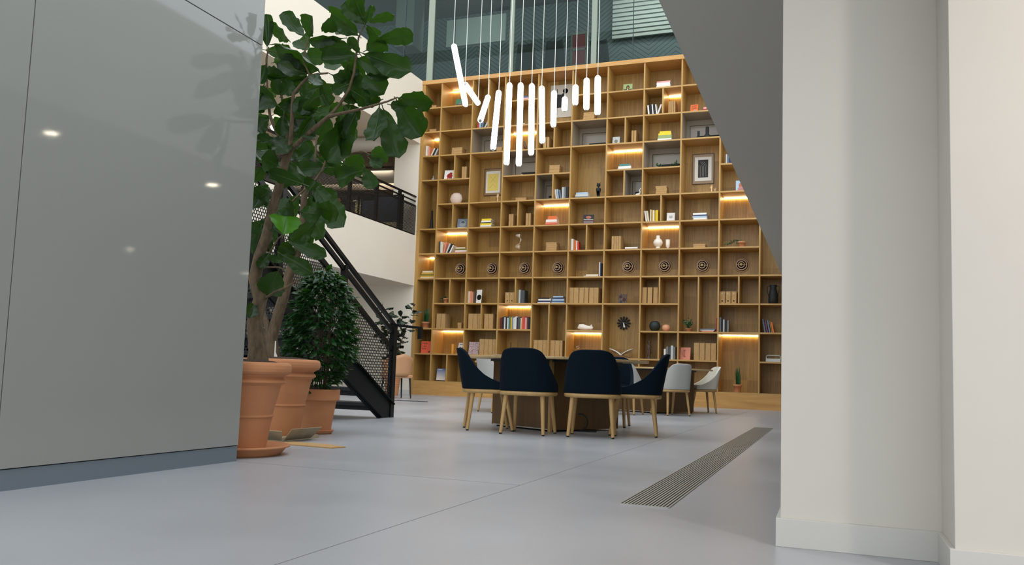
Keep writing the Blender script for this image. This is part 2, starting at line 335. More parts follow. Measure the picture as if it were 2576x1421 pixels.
# mezzanine railing
PF = perf_mat('fine_mesh', s(22, 22, 22), .034, .0115, 'yz')
rl = thing('mezzanine_railing', 'black steel railing with fine mesh panels along the mezzanine edge', 'railing', (XM-.06, 0, 3.77))
py_ = [5.0, 7.1, 9.2, 11.3, 13.4, 15.45, 16.55, 17.68]
for y in [2.9, 5.0, 7.1, 9.2, 11.3, 13.2, 14.8, 15.9, 16.95]: MB().box(-.035, .035, y-.03, y+.03, 0, .93).build('post', BLACK, rl)
b = MB(); b.bar((0, 2.9, .95), (0, YS-.01, .95), .05, .035); b.build('top_rail', BLACK, rl)
b = MB(); b.bar((0, 2.9, .84), (0, YS-.01, .84), .03, .03); b.build('middle_rail', BLACK, rl)
b = MB(); b.bar((0, 2.9, .73), (0, YS-.01, .73), .03, .04); b.bar((0, 2.9, .03), (0, YS-.01, .03), .03, .04); b.build('panel_frame', BLACK, rl)
MB().box(.028, .031, 2.9, YS-.01, .03, .73).build('mesh_panel', PF, rl)
# ------------------------------------------------------------------ glass room above the bookcase
yg = YS+.12
MUL = mat('mullion_paint', s(134, 142, 126), .5)
GT = glass_mat('green_glass', (.60, .64, .62), .22)
struct(MB().box(-22, 8, YS+DEP+.03, YS+.7, 7.3, 7.575).build('floor_upper', mat('slab_grey', s(150, 150, 145), .8)))
struct(MB().box(-22, 8, YS+.7, 24, 7.3, 7.575).build('floor_upper_room', mat('room_carpet', s(80, 84, 84), .9)))
wn = 0
for xa, xb in ((-22, -9.25), (-9.07, -7.09), (-6.98, -5.09), (-4.96, -.2), (-.1, 4)):
    wn += 1; struct(MB().box(xa, xb, yg, yg+.012, 7.575, 12).build('window_%d' % wn, GT))
JN = mat('silicone_joint', s(34, 50, 48), .5)
for i, (x, w_) in enumerate(((-9.16, .16), (-7.035, .1), (-5.025, .12), (-.15, .1))): struct(MB().box(x-w_/2, x+w_/2, yg-.03, yg+.07, 7.575, 12).build('trim_%d' % (10+i), MUL))
for i, x in enumerate((-9.9, -8.53, -4.13, -3.0)): struct(MB().box(x-.008, x+.008, yg-.004, yg+.016, 7.575, 12).build('trim_%d' % (20+i), JN))
# chevron wall
def chevron():
    m = mat('chevron_wall', s(120, 140, 138), .7); N, L = nt(m); b = N['Principled BSDF']
    g = N.new('ShaderNodeNewGeometry'); sp = N.new('ShaderNodeSeparateXYZ'); L.new(g.outputs['Position'], sp.inputs[0])
    def M(op, a, bb=None):
        n = N.new('ShaderNodeMath'); n.operation = op
        for i, v in enumerate((a, bb)):
            if v is None: continue
            if isinstance(v, (int, float)): n.inputs[i].default_value = v
            else: L.new(v, n.inputs[i])
        return n.outputs[0]
    pp = M('PINGPONG', M('ADD', sp.outputs['X'], 40), .75)
    q = M('FRACT', M('MULTIPLY', M('ADD', sp.outputs['Z'], M('MULTIPLY', pp, .75)), 7.5))
    l = M('GREATER_THAN', q, .8)
    mx = N.new('ShaderNodeMix'); mx.data_type = 'RGBA'; L.new(l, mx.inputs[0]); mx.inputs[6].default_value = (*s(112, 132, 132), 1); mx.inputs[7].default_value = (*s(64, 82, 84), 1)
    L.new(mx.outputs[2], b.inputs['Base Color']); return m
CH = chevron()
struct(MB().box(-22, 8, 22.5, 22.7, 7.575, 11.4).build('wall_chevron', CH))
struct(MB().box(-22, 8, yg+.1, 22.7, 11.4, 11.6).build('ceiling_upper_room', mat('room_ceiling', s(96, 98, 94), .85)))
b = MB()
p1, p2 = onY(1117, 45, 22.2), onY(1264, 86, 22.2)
REFLW = mat('pale_reflection', s(205, 222, 216), .7)  # pale panel added to stand in for a bright reflection in the glass
tag(MB().box(p1.x, p2.x, 22.42, 22.5, p2.z-.1, p1.z).build('reflection_panel', REFLW), 'long pale rectangle standing in for a bright reflection behind the glass', 'reflection panel')
q1, q2 = onY(1150, 25, 21), onY(1000, 120, 21)
t = MB().box(onY(1000, 60, 20).x, onY(1045, 60, 20).x, 19.9, 20.5, 9.5, 11.4).build('bulkhead_box', mat('bulkhead_paint', s(160, 168, 160), .7))
tag(t, 'pale square bulkhead box hanging at the left behind the glass', 'bulkhead')
# blinds
bl = thing('window_blind', 'wide pale horizontal slat blind at the top right behind the glass', 'blind', (0, 22.3, 0))
BLM = mat('blind_slat', s(225, 238, 230), .5); b = MB()
bx0, bx1 = onY(1541, 60, 22.3).x, onY(1800, 60, 22.3).x; zb = onY(1600, 92, 22.3).z
z = zb
while z < 11.38: b.box(bx0, bx1, -.03, 0, z, z+.085); z += .125
b.build('slats', BLM, bl); MB().box(bx0, bx1, .02, .04, zb, 11.38).build('backing', mat('blind_back', s(150, 164, 158), .6), bl)
# red panelled picture
p1, p2 = onY(1437, 84, 22.4), onY(1472, 160, 22.4)
t = thing('framed_poster', 'tall dull red poster in a pale frame behind the glass', 'poster', ((p1.x+p2.x)/2, 22.479, (p1.z+p2.z)/2)); hw, hh = (p2.x-p1.x)/2, (p1.z-p2.z)/2
MB().box(-hw, hw, 0, .02, -hh, hh).build('print', mat('dull_red', s(150, 70, 74), .7), t); b = MB()
for a in (-hw, hw): b.box(a-.03, a+.03, -.02, .02, -hh, hh)
for a in (-hh, -.0, hh): b.box(-hw, hw, -.02, .02, a-.03, a+.03)
b.build('frame', MUL, t)
# ceiling diffusers
for i, (px, py) in enumerate(((1275, 28), (1370, 18), (1456, 6))):
    p = onZ(px, py, 11.39)
    t = thing('swirl_diffuser', ('leftmost of the three starburst air diffusers on the dark ceiling', 'middle one of the three starburst air diffusers', 'rightmost of the three starburst air diffusers')[i], 'air diffuser', (p.x, p.y, 11.4)); b = MB()
    for k in range(16):
        a = k*PI/8; b.bar((.1*math.cos(a), .1*math.sin(a), -.006), (.3*math.cos(a), .3*math.sin(a), -.006), .03, .01)
    b.build('vanes', BLACK, t); MB().lathe([(0, -.002), (.33, -.002)], 24).build('plate', mat('room_ceiling', s(96, 98, 94), .85), t)
# office chair silhouettes
for i, (px, py) in enumerate(((1395, 150), (1322, 158), (1505, 150))):
    p = onY(px, py, 20.2); zt = p.z
    t = thing('high_back_chair', ('dim grey high back chair behind the glass beside the poster', 'dim grey high back chair behind the glass above the fifth upright', 'dim grey high back chair behind the glass right of the green post')[i], 'chair', (p.x, 20.2, 7.575))
    MB().grid(lambda u, v: Vector(((v-.5)*.6*(1-.3*u*u), .08*math.cos((v-.5)*PI)-.05*u, .5+u*(zt-7.575+.0))), 8, 8).build('backrest', mat('dim_fabric', s(70, 76, 76), .9), t, solid=.06)
    MB().lathe([(0, .42), (.27, .44), (.27, .5), (0, .52)], 20).build('seat', mat('dim_fabric', s(70, 76, 76), .9), t)
    MB().tube([(0, 0, .03), (0, 0, .43)], .03, 8).build('stem', BLACK, t); MB().lathe([(.28, 0), (.28, .02), (.03, .05)], 16).build('base', BLACK, t)
# skylight beams far above
for i, y in enumerate((2, 8.6, 15)):
    struct(MB().box(-22, 8.5, y-.1, y+.1, 12, 12.35).build('trim_%d' % (30+i), WHB))
struct(MB().box(-22, 8.5, YS-.1, YS+.1, 12, 12.35).build('trim_33', WHB))
struct(MB().box(8.5, 8.7, -1, 24, 0, 3.77).build('wall_far_right', WARMW))
# ------------------------------------------------------------------ bookcase
bk = thing('bookcase', 'double height oak bookcase of square cubbies covering the back wall', 'bookcase', (0, YS, 0))
BX0, BX1 = XM+.0, 0.3
def ux(c): return X1 + (c-1)*CW if c > 0 else XM+.07
NCOL = 11
MERGE = {(0, 6): 2, (0, 2): 2, (2, 10): 2, (2, 7): 2, (4, 10): 2, (4, 1): 2, (5, 7): 2, (6, 1): 2, (8, 7): 2, (8, 2): 2, (9, 0): 2, (10, 4): 2}
HALF = [(1, 8), (1, 6), (1, 3), (1, 0), (2, 10), (2, 2), (3, 6), (3, 3), (4, 9), (4, 7), (4, 1), (5, 5), (6, 9), (6, 7), (7, 10), (7, 6), (7, 3), (7, 1), (8, 2), (9, 3)]
T = .03
MB().box(BX0, BX1, DEP, DEP+.03, 0, 7.475).build('back_panel', OAK_B, bk)
MB().box(BX0, BX1, -.0, .03, 0, Z0-.016).build('plinth', OAK_P, bk)
MB().box(BX0, BX1, -.02, DEP, 7.475, 7.575).build('cornice', OAK_P, bk, bevel=.004)
MB().box(BX0, BX0+.085, -.004, DEP, 0, 7.475).build('side_panel', OAK_V, bk)
for c in range(1, NCOL+2): MB().box(ux(c)-T/2, ux(c)+T/2, 0, DEP, Z0-.016, 7.475).build('upright', OAK_V, bk)
for c in range(0, NCOL):
    xa = ux(c)+(T/2 if c else .015); xb = ux(c+1)-T/2
    for r in range(0, 12):
        if (c, r-1) in MERGE: continue
        MB().box(xa, xb, .004, DEP, lev(r)-.016, lev(r)+.016).build('shelf', OAK_E, bk)
for c, r in HALF:
    n = MERGE.get((c, r), 1); x = (ux(c)+ux(c+1))/2
    MB().box(x-T/2, x+T/2, .006, DEP, lev(r)+.016, lev(r+n)-.016).build('divider', OAK_V, bk)
# lit cubbies
LIT = [(1, 11, 0), (0, 9, 0), (3, 9, 0), (1, 5, 0), (0, 4, 0), (3, 2, 0), (1, 1, 0), (4, 6, 0), (6, 8, 0), (5, 1, 0), (7, 10, 2), (7, 5, 0), (9, 6, 0), (9, 1, 0)]
def cell(c, r, h=0):
    xa, xb = ux(c)+T/2, ux(c+1)-T/2; m = (ux(c)+ux(c+1))/2
    if h == 1: xb = m-T/2
    if h == 2: xa = m+T/2
    return xa, xb, lev(r)+.016, lev(r+1)-.016
for c, r, h in LIT:
    xa, xb, z0, z1 = cell(c, r, h)
    if c == 0: xa = XM+.09
    MB().box(xa+.01, xb-.01, DEP-.035, DEP-.012, z1-.022, z1-.008).build('led_strip', LED, bk)
# cubbies with glazed grey backs
GLZ = mat('grey_lining', s(150, 134, 112), .35); GLB = mat('grey_glass_back', s(150, 138, 120), .12); GLD = mat('glass_dark', s(62, 62, 60), .15)
for c, r, h in ((2, 9, 0), (3, 8, 0), (4, 7, 1), (5, 9, 0), (6, 7, 2), (7, 8, 0), (8, 9, 0)):
    xa, xb, z0, z1 = cell(c, r, h); b = MB(); e = .004
    b.box(xa, xa+e, .02, DEP, z0, z1); b.box(xb-e, xb, .02, DEP, z0, z1); b.box(xa, xb, .02, DEP, z1-e, z1)
    b.build('lining', GLZ, bk)
    MB().box(xa+e, xb-e, DEP-.006, DEP-.002, z0, z1-e).build('glass_back', GLB, bk)
    f = MB(); w_ = xb-xa
    f.box(xa+w_*.1, xa+w_*.1+.008, DEP-.014, DEP-.006, z0, z1-.12); f.box(xa+w_*.1, xb-e, DEP-.014, DEP-.006, z1-.128, z1-.12)
    f.box(xa+w_*.3, xb-.01, DEP-.012, DEP-.006, z0+.15, z0+.2); f.build('window_bar', BLACKM, bk)
    MB().box(xa+w_*.3, xb-.01, DEP-.011, DEP-.006, z0+.03, z0+.14).build('window_sill', mat('sill_grey', s(170, 168, 160), .4), bk)
# ------------------------------------------------------------------ shelf objects
ORD = ['first', 'second', 'third', 'fourth', 'fifth', 'sixth', 'seventh', 'eighth', 'ninth', 'tenth', 'eleventh', 'twelfth', 'thirteenth', 'fourteenth', 'fifteenth', 'sixteenth', 'seventeenth', 'eighteenth', 'nineteenth', 'twentieth']
def colname(c): return ORD[c]
def rowname(r, lv=False): return 'bottom' if r == 0 else ORD[r]
def loc_of(c, r): return '%s column, %s row up' % (ORD[c], ORD[r])
DY = .14
def xat(px, r, dy=DY): return onY(px, 765 if r < 0 else 1000-62*r, YS+dy).x
def scale_at(x, dy=DY): return (Vector((x, YS+dy, 2))-Vector((0, 0, ZC))).dot(FW)/FPX
def xpx(px, c, r, dy=DY):
    # solve x so that the point (x, YS+dy, shelf level) projects to column px
    z = lev(r)+.016; y = YS+dy; lo, hi = -10.5, 1.5
    for _ in range(30):
        m = (lo+hi)/2; v = Vector((m, y, z-ZC)); p = CX+FPX*v.dot(RT)/v.dot(FW)
        if p < px: lo = m
        else: hi = m
    return (lo+hi)/2
PG = mat('page_block', s(226, 220, 206), .8)
def book_mesh(w, d, h, t=.003):
    """book standing, spine towards -y: w thickness, d depth, h height; origin at bottom centre front"""
    b = MB(); b.box(-w/2, -w/2+t, 0, d, 0, h); b.box(w/2-t, w/2, 0, d, 0, h); b.box(-w/2+t, w/2-t, 0, t, 0, h)
    b.box(-w/2+t, w/2-t, t, d-t*1.5, t, h-t, 1); return b
def standing(c, r, specs, where, group=None, lit=False, dy=DY):
    """specs: (px0, px1, height_px, colour, lean_deg)"""
    n = len(specs)
    for i, sp in enumerate(specs):
        px0, px1, hp, colr = sp[:4]; lean = sp[4] if len(sp) > 4 else 0
        xa, xb = xpx(px0, c, r, dy), xpx(px1, c, r, dy); k = scale_at(xa)
        w = max(.008, xb-xa-.0016); h = hp*k*.97; d = min(.26, h*.72)
        if lean: w = min(w, .035)
        o = book_mesh(w, d, h).build('book', [cm(colr), PG])
        z = lev(r)+.0165
        if lean:
            a = math.radians(lean); o.rotation_euler = (0, a, 0)
            x = (xa+xb)/2 + (abs(math.sin(a))*h+.004 if lean < 0 else 0); o.location = (x, YS+dy, z + abs(math.sin(a))*w/2)
        else: o.location = ((xa+xb)/2, YS+dy, z)
        pos = 'only' if n == 1 else ('leftmost' if i == 0 else ('rightmost' if i == n-1 else ORD[i]+' from left'))
        st = 'leaning' if lean else 'upright'
        tag(o, '%s %s book, %s %s' % (st, colr, pos, where), 'book', group or 'books '+where)
def stack(c, r, specs, where, dy=DY, group=None):
    """bottom to top: (px0, px1, thickness_px, colour, rot_deg)"""
    z = lev(r)+.0165; n = len(specs)
    for i, sp in enumerate(specs):
        px0, px1, tp, colr = sp[:4]; rot = sp[4] if len(sp) > 4 else 0
        xa, xb = xpx(px0, c, r, dy), xpx(px1, c, r, dy); k = scale_at(xa); t = tp*k
        L = xb-xa; b = MB(); e = .0025; d = min(.24, L*.8)
        b.box(-L/2, L/2, 0, d, 0, e); b.box(-L/2, L/2, 0, d, t-e, t); b.box(-L/2, L/2, 0, e, e, t-e); b.box(-L/2+.003, L/2-.003, e, d-.004, e, t-e, 1)
        o = b.build('book', [cm(colr), PG]); o.location = ((xa+xb)/2, YS+dy, z); o.rotation_euler = (0, 0, math.radians(rot)); z += t+.0008
        pos = 'bottom' if i == 0 else ('top' if i == n-1 else ORD[i]+' from bottom')
        tag(o, '%s book, %s in stack %s' % (colr, pos, where), 'book', group or 'stacked books '+where)
def files(c, r, specs, where, hole=False, dy=.1):
    n = len(specs)
    for i, (px0, px1, hp) in enumerate(specs):
        xa, xb = xpx(px0, c, r, dy), xpx(px1, c, r, dy); k = scale_at(xa); w = xb-xa-.002; h = hp*k; d = .3
        t = thing('magazine_file', 'kraft file box, %s %s' % ('only one' if n == 1 else ('leftmost' if i == 0 else 'rightmost' if i == n-1 else ORD[i]+' from left'), where), 'file box', ((xa+xb)/2, YS+dy, lev(r)+.0165), 0, 'file boxes '+where)
        MB().box(-w/2, w/2, 0, d, 0, h).build('body', KRAFT, t, bevel=.002)
        if hole:
            MB().lathe([(0, 0), (.014, 0)], 14, M=Matrix.Rotation(PI/2, 3, 'X')).build('finger_hole', DRK, t, (0, -.0012, .06))
            MB().box(-.012, .0, -.0012, 0, h-.055, h-.035).build('label_tab', PAPER, t)
def boxes(c, r, px0, px1, hp, n, where, dy=.12):
    xa, xb = xpx(px0, c, r, dy), xpx(px1, c, r, dy); k = scale_at(xa); h = hp*k/n; w = xb-xa; z = lev(r)+.0165
    for i in range(n):
        pos = ('the only one' if n == 1 else 'bottom' if i == 0 else 'top' if i == n-1 else ORD[i]+' from bottom')
        t = thing('storage_box', 'flat kraft box, %s of pile %s' % (pos, where) if n > 1 else 'single flat kraft box with lid %s' % where, 'box', ((xa+xb)/2 + (.004*((i*7) % 3-1)), YS+dy, z), 0, 'boxes '+where)
        MB().box(-w/2+.004, w/2-.004, .004, .24, 0, h*.62).build('body', KRAFT, t); MB().box(-w/2, w/2, 0, .245, h*.62, h-.001).build('lid', KRAFT, t, bevel=.0015); z += h+.0004
def panel(name, c, r, px0, px1, hp, label, cat, basecol, deco=None, tilt=12, dy=.16, turn=0, th=.02):
    xa, xb = xpx(px0, c, r, dy), xpx(px1, c, r, dy); k = scale_at(xa); w = xb-xa; h = hp*k/math.cos(math.radians(tilt))
    t = thing(name, label, cat, ((xa+xb)/2, YS+dy, lev(r)+.0165), math.radians(turn)); t.rotation_euler = (-math.radians(tilt), 0, math.radians(turn)); t.location.z += th*math.sin(math.radians(tilt))
    MB().box(-w/2, w/2, 0, th, 0, h).build('cover', basecol, t)
    if deco: deco(t, w, h)
    return t
# ---- column 1
L_ = lambda c, r: 'in '+loc_of(c, r)
boxes(0, 11, 1086, 1097, 10, 2, L_(0, 11)); boxes(0, 10, 1080, 1097, 10, 2, L_(0, 10))
standing(0, 9, [(1067, 1070, 29, 'brown'), (1070.5, 1074, 31, 'white'), (1074.5, 1077, 30, 'cream'), (1077.5, 1081, 28, 'salmon'), (1081, 1085, 25, 'cream', 26), (1086, 1090, 25, 'black', 26), (1090.5, 1094, 23, 'pale grey', 26)], L_(0, 9))
def lathe_thing(name, c, r, px, prof_px, label, cat, m, n=24, dy=.2, sub='body'):
    x = xpx(px, c, r, dy); k = scale_at(x)
    o = MB().lathe([(a*k, z*k) for a, z in prof_px], n).build(name, m, None, (x, YS+dy, lev(r)+.0165)); tag(o, label, cat); return o
lathe_thing('glass_bottle', 0, 8, 1090, [(4, 0), (5, 1), (5, 7), (2, 9), (1.6, 15), (0, 16)], 'small pale glass bottle in the dim left column beside the wall', 'bottle', mat('pale_glass', s(150, 146, 138), .1))
lathe_thing('tall_vase', 0, 6, 1085, [(5.2, 0), (5, 2), (4, 14), (2.8, 34), (2.6, 48), (2.2, 50), (2.0, 49)], 'tall slender black vase in the leftmost column', 'vase', BLACKM)
stack(0, 4, [(1057, 1091, 4.2, 'cream'), (1057.5, 1091, 3.5, 'gold'), (1058, 1090, 3.6, 'olive'), (1060, 1090, 4, 'gold'), (1062, 1088, 4, 'cream')], L_(0, 4))
def snake(c, r, px, rpx, hp, leafh, label, dy=.2):
    x = xpx(px, c, r, dy); k = scale_at(x); t = thing('snake_plant', label, 'potted plant', (x, YS+dy, lev(r)+.0165)); R_ = rpx*k; h = hp*k
    MB().lathe([(R_*.78, 0), (R_*.95, h*.72), (R_*1.05, h*.72), (R_*1.08, h), (R_*.95, h), (R_*.92, h*.85), (0, h*.85)], 24).build('pot', TERRA, t)
    MB().lathe([(R_*.9, 0), (R_*1.0, .012), (R_*.8, .013)], 20).build('saucer', TERRA, t)
    b = MB()
    for i in range(8):
        a = i*2.4; H_ = leafh*k*(.62+.38*((i*5) % 8)/7); rr = R_*.42; bx, by = rr*math.cos(a)*.8, rr*math.sin(a)*.8; tw = a
        def fn(u, v, bx=bx, by=by, H_=H_, tw=tw, i=i):
            ww = R_*.36*(1-u**3)*(.75+.5*u*(1-u)*2); q = (v-.5)*2*ww
            return Vector((bx*(1+.7*u)+q*math.cos(tw*.5), by*(1+.7*u)+q*math.sin(tw*.5)+.01*math.cos(q*60), h*.8+u*H_))
        b.grid(fn, 8, 3)
    b.build('leaves', LEAFX, t, solid=.003); return t
snake(0, 2, 1071, 10, 16, 42, 'snake plant in a terracotta pot in the leftmost column')
tx = mat('print_black', s(30, 22, 22), .7)
ORG = mat('poster_orange', s(232, 96, 62), .6)
def hello(t, w, h):
    text_obj('Hello\nI am\nErik', h*.24, tx, t, (-w*.4, -.001, h*.74), sp=.9)
    MB().lathe([(0, 0), (w*.07, 0)], 14, M=Matrix.Rotation(PI/2, 3, 'X')).build('emblem', tx, t, (w*.34, -.001, h*.12))
panel('cover_book', 0, 1, 1058, 1083, 30, 'orange red book titled Hello I am Erik facing out', 'book', ORG, hello, tilt=6)
# ---- column 2
def art(cols, shapes):
    def f(t, w, h):
        for i, (kind, cx, cz, a, b_, colr) in enumerate(shapes):
            m = cm(colr)
            if kind == 'r': MB().box(-a*w/2, a*w/2, -.0014, -.0002, -b_*h/2, b_*h/2).build('cover_art', m, t, (cx*w, -.0003*i, cz*h))
            if kind == 'c': MB().lathe([(0, 0), (1, 0)], 20, M=Matrix.Rotation(PI/2, 3, 'X')).build('cover_art', m, t, (cx*w, -.001-.0003*i, cz*h)).scale = (a*w/2, 1, b_*h/2)
            if kind == 'b': MB().bar((-a*w/2, 0, -b_*h/2), (a*w/2, 0, b_*h/2), .004, .008, (0, 1, 0)).build('cover_art', m, t, (cx*w, -.001-.0003*i, cz*h))
    return f
panel('cover_book', 1, 11, 1145, 1163, 23, 'green photo covered book propped in the lit cubby, top shelf', 'book', cm('green'), art(0, [('r', 0, .25, .8, .3, 'brown'), ('c', .1, .35, .3, .25, 'pale grey')]))
boxes(1, 9, 1136, 1162, 20, 3, L_(1, 9))
panel('cover_book', 1, 8, 1117, 1142, 27, 'pale book with a red horse shape on its cover', 'book', cm('white'), art(0, [('c', .02, .42, .55, .5, 'red'), ('c', .12, .66, .3, .22, 'red'), ('r', -.15, .2, .12, .25, 'red'), ('r', .15, .22, .2, .12, 'purple')]), turn=6)
files(1, 8, [(1161, 1166.5, 32), (1167, 1173, 32)], 'in the upper divided cubby of second column')
x = xpx(1147.5, 1, 7, .22); k = scale_at(x)
o = MB().lathe([(0, 0), (8*k, .4*k), (14*k, 6*k), (17.3*k, 15*k), (14*k, 25*k), (8*k, 30*k), (0, 31.5*k)], 32).build('disc_vase', mat('pink_plaster', s(222, 196, 180), .8), None, (x, YS+.22, lev(7)+.0165)); o.scale = (1, .55, 1); tag(o, 'large round pinkish plaster disc vase', 'vase')
panel('cover_book', 1, 6, 1150, 1176, 26, 'blue grey book with a white line drawn bearded face', 'book', cm('slate'), art(0, [('c', 0, .6, .5, .5, 'pale grey'), ('c', 0, .62, .34, .34, 'slate'), ('c', 0, .38, .6, .36, 'pale grey'), ('r', 0, .1, .8, .08, 'white')]), turn=8)
standing(1, 5, [(1103, 1106, 33, 'dark grey', -3), (1107, 1110, 32, 'white'), (1110.5, 1113, 30, 'cream'), (1113.5, 1118, 31, 'salmon', 12), (1120, 1124, 28, 'pale grey', 22), (1125, 1128, 27, 'black', 24), (1129, 1132, 24, 'white', 26)], 'in lit '+loc_of(1, 5))
stack(1, 5, [(1142, 1173, 4.5, 'pink'), (1144, 1174, 3.5, 'white'), (1143, 1172, 4, 'olive'), (1146, 1170, 3.5, 'cream')], 'in lit '+loc_of(1, 5))
def trailing(c, r, px, rpx, hp, label, spread, n, dy=.2, side=0, m=LEAFD, up=.0):
    x = xpx(px, c, r, dy); k = scale_at(x); t = thing('trailing_plant', label, 'potted plant', (x, YS+dy, lev(r)+.0165)); R_ = rpx*k; h = hp*k
    if rpx: MB().lathe([(R_*.74, 0), (R_*.92, h*.7), (R_*1.04, h*.7), (R_*1.06, h), (R_*.93, h), (R_*.9, h*.85), (0, h*.85)], 22).build('pot', TERRA, t)
    b = MB(); rnd = random.Random(px)
    st = MB()
    for i in range(max(4, n//8)):
        a = rnd.uniform(-1, 1); ex = (side + a*.6)*spread*k; ez = h+up*k*rnd.uniform(.3, 1); pts = [(0, 0, h*.85), (ex*.4, -.01, h+.03+up*k*.3), (ex*.8, -.03, max(.01, ez*.8)), (ex, -.05, max(.008, ez*.5 if up < 4 else ez))]
        st.tube(pts, .0025, 5)
        for q in range(8):
            u = (q+1)/8; j = min(2, int(u*3)); f_ = u*3-j; A = Vector(pts[j]).lerp(Vector(pts[j+1]), min(1, f_)); sz = rnd.uniform(3, 5)*k
            d = Vector((rnd.uniform(-1, 1), rnd.uniform(-1, .3), rnd.uniform(-.5, .8))).normalized(); sd = d.cross(Vector((rnd.uniform(-1, 1), 1, rnd.uniform(-1, 1)))).normalized()
            b.add([A, A+d*sz*.5+sd*sz*.35, A+d*sz, A+d*sz*.5-sd*sz*.35], [(0, 1, 2, 3)])
    st.build('stems', BARK, t); b.build('leaves', m, t); return t
trailing(1, 3, 1122, 7, 14, 'small trailing plant in a terracotta pot, left of the divided cubby', 16, 24, side=-.5)
files(1, 2, [(1097, 1108, 37), (1108.5, 1119, 37)], L_(1, 2)); boxes(1, 2, 1151, 1161, 15, 1, 'beside the two tall file boxes in second column')
lathe_thing('amber_vase', 1, 1, 1138, [(4.2, 0), (4.2, 24), (3.8, 24.5), (3.8, 2), (0, 2)], 'amber glass cylinder vase in the brightly lit lower cubby', 'vase', mat('amber_glass', s(206, 140, 36), .1))
panel('cover_book', 1, 1, 1148, 1166, 28, 'white book with small dark drawings leaning in the lit lower cubby', 'book', cm('white'), art(0, [('c', -.2, .6, .15, .12, 'dark grey'), ('c', .2, .55, .15, .12, 'dark grey'), ('c', 0, .35, .15, .12, 'dark grey'), ('r', 0, .85, .7, .06, 'grey')]), tilt=16, turn=-12)
SKY = mat('sky_cover', s(120, 150, 190), .5)
N_, L2 = nt(SKY); g_ = N_.new('ShaderNodeTexCoord'); sp_ = N_.new('ShaderNodeSeparateXYZ'); cr_ = N_.new('ShaderNodeValToRGB'); cr_.color_ramp.elements[0].color = (*s(226, 214, 204), 1); cr_.color_ramp.elements[1].color = (*s(76, 104, 152), 1); cr_.color_ramp.elements[0].position = .15
L2.new(g_.outputs['Generated'], sp_.inputs[0]); L2.new(sp_.outputs['Z'], cr_.inputs[0]); L2.new(cr_.outputs[0], N_['Principled BSDF'].inputs['Base Color'])
panel('cover_book', 1, 0, 1097, 1119, 31, 'blue sky gradient covered book on the bottom shelf', 'book', SKY, art(0, [('r', 0, .03, 1.0, .06, 'black'), ('r', -.15, .93, .5, .03, 'white')]), tilt=6)
# ---- column 3
standing(2, 10, [(1201, 1204, 17, 'red'), (1205, 1209, 21, 'pale blue'), (1210, 1214, 20, 'slate', 10), (1216, 1220, 24, 'pale grey', 28)], 'behind the tilted tubes')
boxes(2, 9, 1249, 1263, 14, 2, 'before the grey glass in the third column')
def wallart(name, c, r, px0, py0, px1, py1, label, build):
    p1, p2 = onY(px0, py0, YS+DEP-.02), onY(px1, py1, YS+DEP-.02); w, h = p2.x-p1.x, p1.z-p2.z
    t = thing(name, label, 'picture', ((p1.x+p2.x)/2, YS+DEP-.02, (p1.z+p2.z)/2)); build(t, w, h); return t
def framed(t, w, h, paper, deco, frame=GLZ, inner=.8):
    MB().box(-w/2, w/2, .0, .012, -h/2, h/2).build('mount_glass', frame, t)
    b = MB()
    for a in (-1, 1): b.box(a*w/2-.006, a*w/2+.006, -.012, .012, -h/2, h/2); b.box(-w/2, w/2, -.012, .012, a*h/2-.006, a*h/2+.006)
    b.build('frame', mat('thin_dark_frame', s(88, 66, 48), .5), t)
    MB().box(-w*inner/2, w*inner/2, -.003, 0, -h*inner*.5, h*inner*.5).build('print', paper, t); deco(t, w*inner, h*inner)
CLR = mat('clear_mount', s(150, 120, 80), .25)
YEL = mat('yellow_print', s(232, 210, 110), .7)
def yprint(t, w, h):
    MB().box(-w*.38, w*.38, -.0045, -.003, -h*.4, h*.38).build('print_field', YEL, t)
    b = MB(); b.bar((-w*.2, -.0055, h*.28), (w*.16, -.0055, -h*.02), .002, .008, (0, 1, 0)); b.bar((w*.2, -.0055, h*.28), (-w*.16, -.0055, -h*.02), .002, .008, (0, 1, 0)); b.bar((-w*.25, -.0055, -h*.28), (0, -.0055, -h*.1), .002, .006, (0, 1, 0)); b.bar((w*.25, -.0055, -h*.28), (0, -.0055, -h*.1), .002, .006, (0, 1, 0))
    b.build('print_lines', cm('tan'), t)
wallart('framed_print', 2, 7, 1220, 426, 1261, 490, 'framed yellow print with crossed lines', lambda t, w, h: framed(t, w, h, PAPER, yprint, CLR, .82))
def hand(c, r, px, hp, label, dy=.12):
    x = xpx(px, c, r, dy); k = scale_at(x); t = thing('wooden_hand', label, 'figurine', (x, YS+dy, lev(r)+.0165)); W_ = mat('pale_maple', s(224, 186, 132), .5)
    MB().lathe([(2.4*k, 0), (1.9*k, 3*k), (1.7*k, hp*.4*k), (2.2*k, hp*.5*k), (2.4*k, hp*.66*k), (1.2*k, hp*.7*k)], 14).build('palm', W_, t)
    for i, (a, l) in enumerate(((-.5, .22), (-.17, .3), (.17, .32), (.5, .26))): MB().tube([(a*3.4*k, 0, hp*.64*k), (a*4.2*k, -.006, hp*(.64+l*.6)*k), (a*4.0*k, -.014, hp*(.64+l)*k)], [.62*k, .58*k, .4*k], 7).build('finger', W_, t)
    MB().tube([(-1.8*k, 0, hp*.5*k), (-3.6*k, -.008, hp*.6*k), (-3.9*k, -.012, hp*.7*k)], [.7*k, .6*k, .45*k], 7).build('thumb', W_, t); return t
hand(2, 7, 1252, 24, 'pale wooden hand figure standing under the yellow print')
